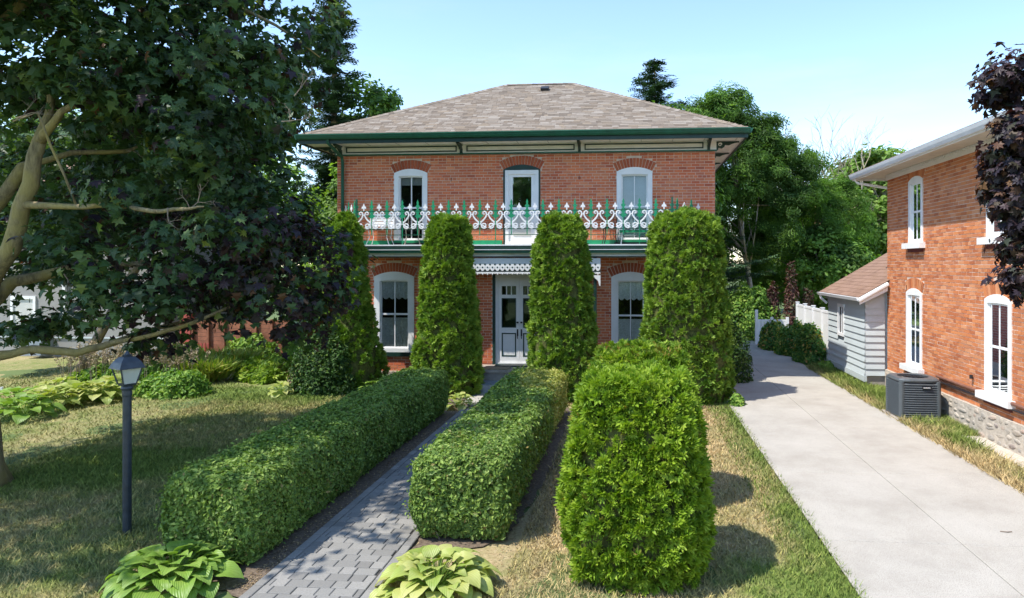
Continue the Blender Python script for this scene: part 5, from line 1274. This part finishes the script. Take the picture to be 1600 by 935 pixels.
limb([((0, 0, 1.9),), (-20, 440, -9.2), (15, 390, -9.3), (45, 290, -9.4), (60, 225, -9.4), (78, 180, -9.3), (78, 120, -9.3)], [.22, .19, .15, .13, .11, .07, .05], mp)
limb([(60, 225, -9.4), (95, 175, -9.5), (138, 152, -9.5), (200, 90, -9.5)], [.09, .06, .05, .02], mp)
limb([((0, 0, 2.2),), (-10, 330, -8.9), (35, 262, -8.9), (60, 255, -8.8), (110, 240, -8.6), (200, 236, -8.2), (300, 200, -7.8)], [.2, .13, .11, .06, .05, .04, .02], mp)
limb([(42, 320, -9.4), (120, 323, -9.6), (165, 321, -9.7), (240, 330, -9.8), (285, 328, -9.9), (318, 323, -9.9)], [.07, .05, .045, .038, .03, .012], mp)
limb([((0, 0, 2.3),), (20, 440, -8.8), (80, 428, -8.6), (140, 411, -8.4), (240, 415, -8.2), (330, 430, -8)], [.14, .12, .10, .07, .05, .02], mp)
limb([((0, 0, 1.75),), (20, 552, -8.8), (60, 545, -8.7), (120, 552, -8.6), (170, 538, -8.4), (250, 512, -8.0), (330, 495, -7.5)], [.13, .085, .08, .08, .07, .05, .015], mp)
limb([(170, 538, -8.4), (240, 524, -8.6), (300, 505, -8.7), (360, 480, -8.4), (400, 440, -8.0)], [.05, .045, .04, .025, .01], mp)
limb([(120, 323, -9.6), (60, 175, -10), (20, 190, -10.2)], [.02, .02, .01], mp)
limb([((0, 0, 2.6),), (-60, 200, -9), (-20, 60, -9), (100, -60, -9), (250, -120, -8.5)], [.2, .14, .1, .08, .04], mp)
limb([(100, -60, -9), (300, -20, -8.4), (430, 40, -8), (500, 90, -7.6)], [.07, .05, .03, .01], mp)
# fine bare twigs
def twig(mb, p, d, L, r, lv):
    q = p+d*L+Vector((random.gauss(0, .02), random.gauss(0, .02), random.gauss(0, .02))); m_ = p.lerp(q, .5)+Vector((random.gauss(0, .03)*L, 0, random.gauss(0, .06)*L))
    mb.tube([p, m_, q], [r, r*.8, r*.55], 4)
    if lv:
        for s_ in (m_, q, q): twig(mb, s_, (d+Vector((random.gauss(0, .55), random.gauss(0, .4), random.gauss(0, .5)))).normalized(), L*random.uniform(.45, .75), r*.55, lv-1)
for (px_, py_, yw, d_) in ((285, 328, -9.9, (.5, 0, .3)), (262, 325, -9.9, (.3, 0, -1)), (100, 428, -9.3, (.6, 0, -.9)), (25, 185, -10.2, (.9, 0, .3)), (200, 236, -8.4, (.9, 0, -.3)), (440, 190, -9.6, (.8, 0, .2)), (460, 150, -9, (.5, 0, .6))):
    tw = MB(); twig(tw, loc(px_, py_, yw), Vector(d_).normalized(), .2, .009, 3); tag(tw.build('twig', M['twig'], mp, local=True), kind='stuff')
MEL = []
def ME(px, py, yw, rx, ry, rz): v = P(px, py, yw)-B; MEL.append((v.x, v.y, v.z, rx, ry, rz))
ME(120, 60, -8.6, 2.3, 1.8, 1.5); ME(300, 60, -8.4, 1.7, 1.8, 1.6); ME(425, 50, -7.6, 1.15, 1.6, 1.0); ME(20, 60, -9.2, 1.2, 1.4, 1.2)
ME(350, 210, -8.2, .95, 1.4, 1.3); ME(290, 150, -8.8, 1.3, 1.3, 1.1); ME(330, 380, -8.4, 1.35, 1.4, 1.0); ME(250, 460, -8.6, 1.0, 1.1, .40)
ME(440, 430, -7.6, 1.05, 1.4, 1.0); ME(420, 345, -7.8, .8, 1.2, .7); ME(150, 390, -7.6, 1.5, 1.2, .8); ME(60, 435, -7.2, 1.4, 1.2, .45); ME(500, 455, -6.4, .75, 1.2, .95)
ME(475, 520, -6.8, .55, .9, .35); ME(280, 250, -7.2, 1.7, 1.2, 1.6); ME(130, 250, -6.6, 1.8, 1.0, 1.8); ME(240, 530, -8.4, .42, .6, .22); ME(30, 330, -6.8, 1.2, 1.0, 1.2); ME(130, 120, -9.8, .7, .5, .6); ME(200, 300, -9.6, .35, .5, .45)
ME(120, 400, -9.3, .7, .5, .35); ME(90, 345, -8.6, .8, .6, .4); ME(350, 350, -9.6, .4, .4, .3); ME(60, 510, -7.5, .8, .8, .22); ME(330, 455, -7.4, .9, .8, .5)
ME(300, -150, -7.8, 1.6, 1.6, 1.2); ME(150, -200, -8.5, 3.5, 2.5, 1.8)
MEL += [(-1.8, -4.0, 7.2, 2.6, 1.8, 1.0), (.9, -3.5, 6.9, 2.0, 1.6, .9), (-2.2, -1.5, 7.8, 2.8, 1.6, 1.2), (2.6, -1.6, 7.6, 1.6, 1.4, .9), (-4, -3, 6.8, 2, 2, 1.2), (.2, -2.7, 7.3, 2.2, 1.4, .9)]  # unseen crown masses above the view, added to widen the shade on the lawn
pos, N, col, cc = crown_cloud(MEL, 1350, 34, .34, flat=.75, inner=.2)
p_, n_, c_, _q = crown_cloud([(-1.3, -1.2, 7.5, 3.7, 3.4, .9)], 420, 24, .42, inner=.1); pos = np.concatenate([pos, p_]); N = np.concatenate([N, n_]); col = np.concatenate([col, c_])  # extra leaf cloud out of view overhead, added only to shade the lawn
keep = np.ones(len(pos), bool)
pos, N, col = pos[keep], N[keep], col[keep]
wp = pos+np.array(B); purp = (wp[:, 0] > -7.6)&(wp[:, 2] < 3.9)&(wp[:, 1] > -9.2)&(RS.rand(len(pos)) < .55) | (RS.rand(len(pos)) < .07)
camp = np.array([0, -DY, CH]); dist = np.linalg.norm(wp-camp, axis=1)
sz = .145*(.55+.75*RS.rand(len(pos)))
tipd = RS.normal(size=(len(pos), 3))*.6+np.array([0, 0, -.8])
Xs = np.cross(tipd, N)
inview = (wp[:, 2] < 3.1+4.3*(wp[:, 1]+DY)/10.5)&(wp[:, 0] > -1.05*(wp[:, 1]+DY))
cand = np.where(inview)[0]; near = cand[np.argsort(dist[cand])[:290]]; isn = np.zeros(len(pos), bool); isn[near] = True
crown = link('crown', scatter('crown', MAPLE, pos[~isn & ~purp], N[~isn & ~purp], sz[~isn & ~purp], M['maple'], col[~isn & ~purp], spin=Xs[~isn & ~purp]), mp); crown['kind'] = 'stuff'
o = link('purple_crown', scatter('purple_crown', MAPLE, pos[~isn & purp], N[~isn & purp], sz[~isn & purp], M['purple'], col[~isn & purp], spin=Xs[~isn & purp]), mp); o['label'] = 'dark purple leaves'; o['kind'] = 'stuff'
def mesh_of(tm, mat):
    m_ = MB(); m_.v = list(tm[0])
    for q in tm[1]: m_.face(list(q))
    return m_.mesh('leaf', mat)
LM, LP_ = mesh_of(MAPLEF, M['maple']), mesh_of(MAPLEF, M['purple'])
def leaf_objs(idx, pos, N, Xs, sz, purp, par):
    R = frames(N[idx], Xs[idx])
    for k, i in enumerate(idx):
        o = link('leaf', LP_ if purp[i] else LM, par); Mx = Matrix([list(map(float, r)) for r in R[k]]).to_4x4(); o.rotation_euler = Mx.to_euler(); o.location = Vector(pos[i]); s = float(sz[i]); o.scale = (s, s, s)
leaf_objs(near, pos, N, Xs, sz, purp, crown)
# ---------------- right purple maple
pm = empty('maple_tree', (7.3, -11.6, 0), 'dark purple maple reaching in from the right edge of the photo', 'tree'); PB = Vector((7.3, -11.6, 0))
MB().tube([(0, 0, 0), (0, 0, 1.5), (.1, 0, 4), (0, 0, 7)], [.25, .2, .16, .05], 10).build('trunk', M['bark'], pm, local=True, smooth=True)
PE = []
for px_, py_, yw, rx, ry, rz in ((1575, 130, -9.6, .35, .4, .28), (1600, 220, -9.6, .45, .5, .32), (1590, 300, -9.5, .34, .4, .22), (1600, 385, -9.5, .26, .35, .20), (1602, 440, -9.5, .22, .3, .18), (1592, 262, -9.6, .34, .4, .25), (1606, 345, -9.5, .22, .3, .18), (1575, 325, -9.4, .25, .3, .12)):
    v = P(px_, py_, yw)-PB; PE.append((v.x, v.y, v.z, rx, ry, rz))
PE += [(e[0]*f_, e[1]*f_, e[2]*f_+3.9*(1-f_), .5, .45, .4) for e in PE[:8] for f_ in (.35, .62)]+[(-1.2, .9, 5.0, 1.0, .9, .9), (0, 0, 6.5, 2.2, 1.9, 1.5), (-.5, .5, 4.2, 1.4, 1.3, 1.0), (-1.0, 1.3, 3.8, .8, .6, .9)]
p2, N2, c2, cc2 = crown_cloud(PE[:8], 125, 34, .20, flat=.8, inner=.2)
p3, N3, c3, cc3 = crown_cloud(PE[8:], 330, 34, .34)
p2 = np.concatenate([p2, p3]); N2 = np.concatenate([N2, N3]); c2 = np.concatenate([c2, c3]); sz2 = .115*(.6+.7*RS.rand(len(p2)))
wp2 = p2+np.array(PB)
tip2 = RS.normal(size=p2.shape)*.6+np.array([-.2, 0, -.8]); X2 = np.cross(tip2, N2)
u2 = (wp2[:, 0]*_c+(wp2[:, 1]+DY)*_s)/(-wp2[:, 0]*_s+(wp2[:, 1]+DY)*_c)*F+CXP
inv = np.where((u2 < 1605) & (u2 > 0))[0]; sel = inv[np.argsort(np.linalg.norm(wp2[inv]-camp, axis=1))[:290]]; isn2 = np.zeros(len(p2), bool); isn2[sel] = True
cr2 = link('crown', scatter('crown', MAPLE, p2[~isn2], N2[~isn2], sz2[~isn2], M['purple'], c2[~isn2], spin=X2[~isn2]), pm); cr2['kind'] = 'stuff'
leaf_objs(sel, p2, N2, X2, sz2, np.ones(len(p2), bool), cr2)
bt = MB()
for e in PE[:8]:
    bt.tube([(0, 0, 3.6), (-.5, .1, (3.6+e[2])/2+.4), (e[0]+.1, e[1], e[2]+.1), (e[0]-.25, e[1], e[2]-.05)], [.035, .022, .010, .004], 5)
bt.build('branch', M['barkdark'], pm, local=True)
# ================================================================ LEFT BACKGROUND STRUCTURES
gb = empty('grey_building', (-22, 6, 0), 'grey stucco neighbouring building seen under the maple branches', 'building')
GY = 3.6; GX = P(255, 500, GY).x
MB().box(-34, GX, GY, 10, 0, 5.6).build('wall', M['stucco'], gb)
wx0, wx1, wz = P(18, 500, GY).x, P(57, 500, GY).x, P(40, 514, GY).z
gw = MB().ring([(wx0, wz), (wx1, wz), (wx1, wz+1.1), (wx0, wz+1.1)], [(wx0+.09, wz+.09), (wx1-.09, wz+.09), (wx1-.09, wz+1.0), (wx0+.09, wz+1.0)], -.02, .05, lambda u, v, w: (u, GY-w, v)).build('window', M['white'], gb)
MB().box(wx0+.09, wx1-.09, GY-.01, GY-.001, wz+.09, wz+1.0).build('pane', M['blind'], gw)
dx = P(103, 500, GY).x
MB().box(dx-.05, dx+.05, GY-.1, GY-.02, 1.2, 5.4).build('downspout', M['white'], gb)
MB().tube([(dx-.5, GY-.1, 1.25), (dx, GY-.1, .9)], .03, 6).build('pipe_elbow', M['white'], gb)
ux = P(75, 560, GY).x; MB().box(ux-.35, ux+.2, GY-.5, GY-.02, .1, .75).build('utility_box', M['bluestone'], gb)
MB().box(-34, GX+.03, GY-.04, GY-.004, .62, .66).build('ledge', M['siding'], gb)
rf2 = MB(); rf2.v = [(-34.4, GY-.5, 5.5), (GX+.4, GY-.5, 5.5), (GX+.4, 7, 7.4), (-34.4, 7, 7.4), (GX+.4, 10.4, 5.5), (-34.4, 10.4, 5.5)]
rf2.face([0, 1, 2, 3]); rf2.face([3, 2, 4, 5]); rf2.face([1, 4, 2]); rf2.build('roof', M['shingle2'], gb)
fn = empty('board_fence', (-13, 3.3, 0), 'red-brown board fence with vertical battens between grey building and maple', 'fence')
X0, X1 = P(302, 520, 3.3).x, -11.0
for i in range(9): MB().box(X0, X1, 3.3, 3.325, .08+i*.135, .08+i*.135+.128).build('board', M['cedar'], fn)
for i in range(7): x = X0+i*(X1-X0)/6; MB().box(x-.035, x+.035, 3.22, 3.298, 0, 1.33).build('post', M['cedar'], fn)
rx0 = P(284, 520, 3.3).x
rb = MB().box(rx0, X0-.04, 3.2, 3.4, .0, 1.5).build('red_wall', M['redwall']); tag(rb, 'bright red wall panel at the left end of the board fence', 'wall')
rpf = empty('picket_fence', (rx0+.4, 2.6, 0), 'short red picket fence in front of the red wall panel', 'fence')
for i in range(12): MB().box(rx0+.1+i*.11, rx0+.16+i*.11, 2.6, 2.63, .0, .62).build('picket', M['redwall'], rpf)
MB().box(rx0+.05, rx0+1.45, 2.635, 2.66, .42, .48).build('rail', M['redwall'], rpf)
# small vent pipe near left edge
tag(MB().tube([P(3, 632, -2.5)-Vector((0, 0, .3)), P(3, 605, -2.5)], .03, 8).build('pipe_stub', M['whitemetal']), 'short grey pipe stub at the far left border', 'pipe')
# ---------------- white vinyl fence
vf = empty('vinyl_fence', (5.95, 5.3, 0), 'white vinyl fence panels running back from the grey lean-to', 'fence', 'white fences beside the driveway')
for i in range(5): y = 3.05+i*1.08; MB().box(5.88, 5.98, y-.05, y+.05, 0, 1.72).build('post', M['white'], vf); MB().box(5.865, 5.995, y-.065, y+.065, 1.722, 1.745).build('post_cap', M['white'], vf)
for i in range(4):
    y = 3.1+i*1.08
    MB().box(5.905, 5.955, y+.002, y+.978, 1.60, 1.68).build('rail', M['white'], vf); MB().box(5.905, 5.955, y+.002, y+.978, .12, .2).build('rail', M['white'], vf)
    for j in range(8): MB().box(5.915, 5.94, y+.01+j*.121, y+.12+j*.121, .202, 1.598).build('picket', M['white'], vf)
vg = empty('vinyl_fence', (5.1, 8.9, 0), 'low white fence crossing behind the rose bushes', 'fence', 'white fences beside the driveway')
for i in range(3): x = 4.75+i*.58; MB().box(x-.05, x+.05, 8.85, 8.95, 0, 1.35-(i > 0)*.28).build('post', M['white'], vg)
for i in range(2):
    x = 4.8+i*.58; MB().box(x+.001, x+.479, 8.88, 8.92, .9, .98).build('rail', M['white'], vg)
    for j in range(4): MB().box(x+.01+j*.12, x+.115+j*.12, 8.885, 8.915, .1, .898).build('picket', M['white'], vg)
# ================================================================ GRASS
def blades(name, n, xr, yr, h, wd, mat, maskf, exclude=None, dens=None, lean=.5, mind=0, z0=0):
    x = xr[0]+(xr[1]-xr[0])*RS.rand(n); v = RS.rand(n)
    if dens: v = v**dens
    y = yr[0]+(yr[1]-yr[0])*v
    k = np.ones(len(x), bool)
    if exclude is not None: k = ~exclude(x, y)
    x, y = x[k], y[k]; n = len(x); mk = maskf(x, y); a = RS.rand(n)*2*PI
    d = (y-yr[0])/(yr[1]-yr[0])
    hh = h*(.5+.9*RS.rand(n))*(1+.9*np.clip(mk-.5, 0, 1)); w_ = wd*(.7+.6*RS.rand(n))*(1+1.6*d)
    tx, ty = np.cos(a), np.sin(a); b = RS.rand(n)*2*PI; L = hh*lean*(.3+1.4*RS.rand(n))
    base = np.stack([x, y, np.full(n, z0)], 1)
    V = np.stack([base+np.stack([-tx*w_, -ty*w_, 0*x], 1), base+np.stack([tx*w_, ty*w_, 0*x], 1), base+np.stack([np.cos(b)*L, np.sin(b)*L, hh], 1)], 1).reshape(-1, 3)
    me = np_mesh(name, V, np.arange(3*n), np.arange(n)*3, np.full(n, 3), RS.rand(n), mat, False, np.repeat(mk, 3)); return tag(link(name, me), kind='stuff')
def exc(x, y):
    h1 = (x > -4.75)&(x < -2.38)&(y > -12.2); h2 = (x > -2.5)&(x < -1.25)&(y > -11.2)&(y < -3)
    hs = (y > -2.3); return h1 | h2 | hs
blades('grass', 260000, (-9.5, 2.14), (-13.2, -2.3), .046, .0042, M['blade'], lawn_mask, exc, dens=1.5, lean=.9)
blades('grass', 60000, (-17, -4.8), (-9, 3), .045, .006, M['blade'], lawn_mask, lambda x, y: (y > -2 + (x+8)*-.5), dens=1.2, lean=.9)
blades('grass', 5000, (1.6, 2.16), (-13.2, -2.6), .04, .005, M['blade'], lambda x, y: np.full(len(x), .9), None, dens=1.3)
gmask = lambda x, y: np.clip(.55+.45*nz(np.stack([x, y, 0*x], -1), 2.0)-.5*(x < 5.42)+.35*(y > -4.5), 0, 1)
blades('verge_grass', 26000, (5.18, 5.95), (-13, 3.0), .13, .006, M['blade'], gmask, lambda x, y: (x > 5.9-.3*RS.rand(len(x)))|((x > 5.2)&(x < 6.1)&(y > -3.95)&(y < -3.05)), lean=.9)
blades('verge_grass', 8000, (5.85, 6.24), (-5, -.35), .09, .006, M['blade'], lambda x, y: np.full(len(x), .8), None, lean=.8)
# leaf litter on the soil
n = 2600; xl = np.where(RS.rand(n) < .45, -3.8+.2*RS.rand(n), np.where(RS.rand(n) < .75, -1.45+.55*RS.rand(n), -4.9+3.6*RS.rand(n))); yl = -11.6+8.5*RS.rand(n)**1.4
k = ~((xl > -3.6)&(xl < -2.42)); xl, yl = xl[k], yl[k]
nn = RS.normal(size=(len(xl), 3))*.35+np.array([0, 0, 1])
tag(link('leaf_litter', scatter('leaf_litter', LEAF2, np.stack([xl, yl, np.full(len(xl), .016)], 1), nn, .022*(.6+RS.rand(len(xl))), leafmat('dry_leaves', [(.16, .10, .05), (.30, .21, .11), (.40, .30, .16)], .1))), kind='stuff')
tag(MB().tube([(4.2, -9.6, .038), (4.27, -9.62, .04), (4.33, -9.6, .038)], .006, 5).build('stick', M['twig']), 'short broken stick lying on the driveway slabs', 'stick')
# trees across the street (behind the camera; they show in the window glass)
tree('street_tree', (-9, -42, 0), [(-9, -42, 7, 5, 4, 4.5)], 140, 60, 1.2, LEAF4, .6, M['treeleaf'], M['barkdark'], .3, 'leafy tree across the street, left of the walkway line', group='street trees', tips=8)
tree('street_tree', (6, -45, 0), [(6, -45, 6, 5, 4, 4)], 140, 60, 1.2, LEAF4, .6, M['treeleaf'], M['barkdark'], .3, 'leafy tree across the street, opposite the driveway', group='street trees', tips=8)
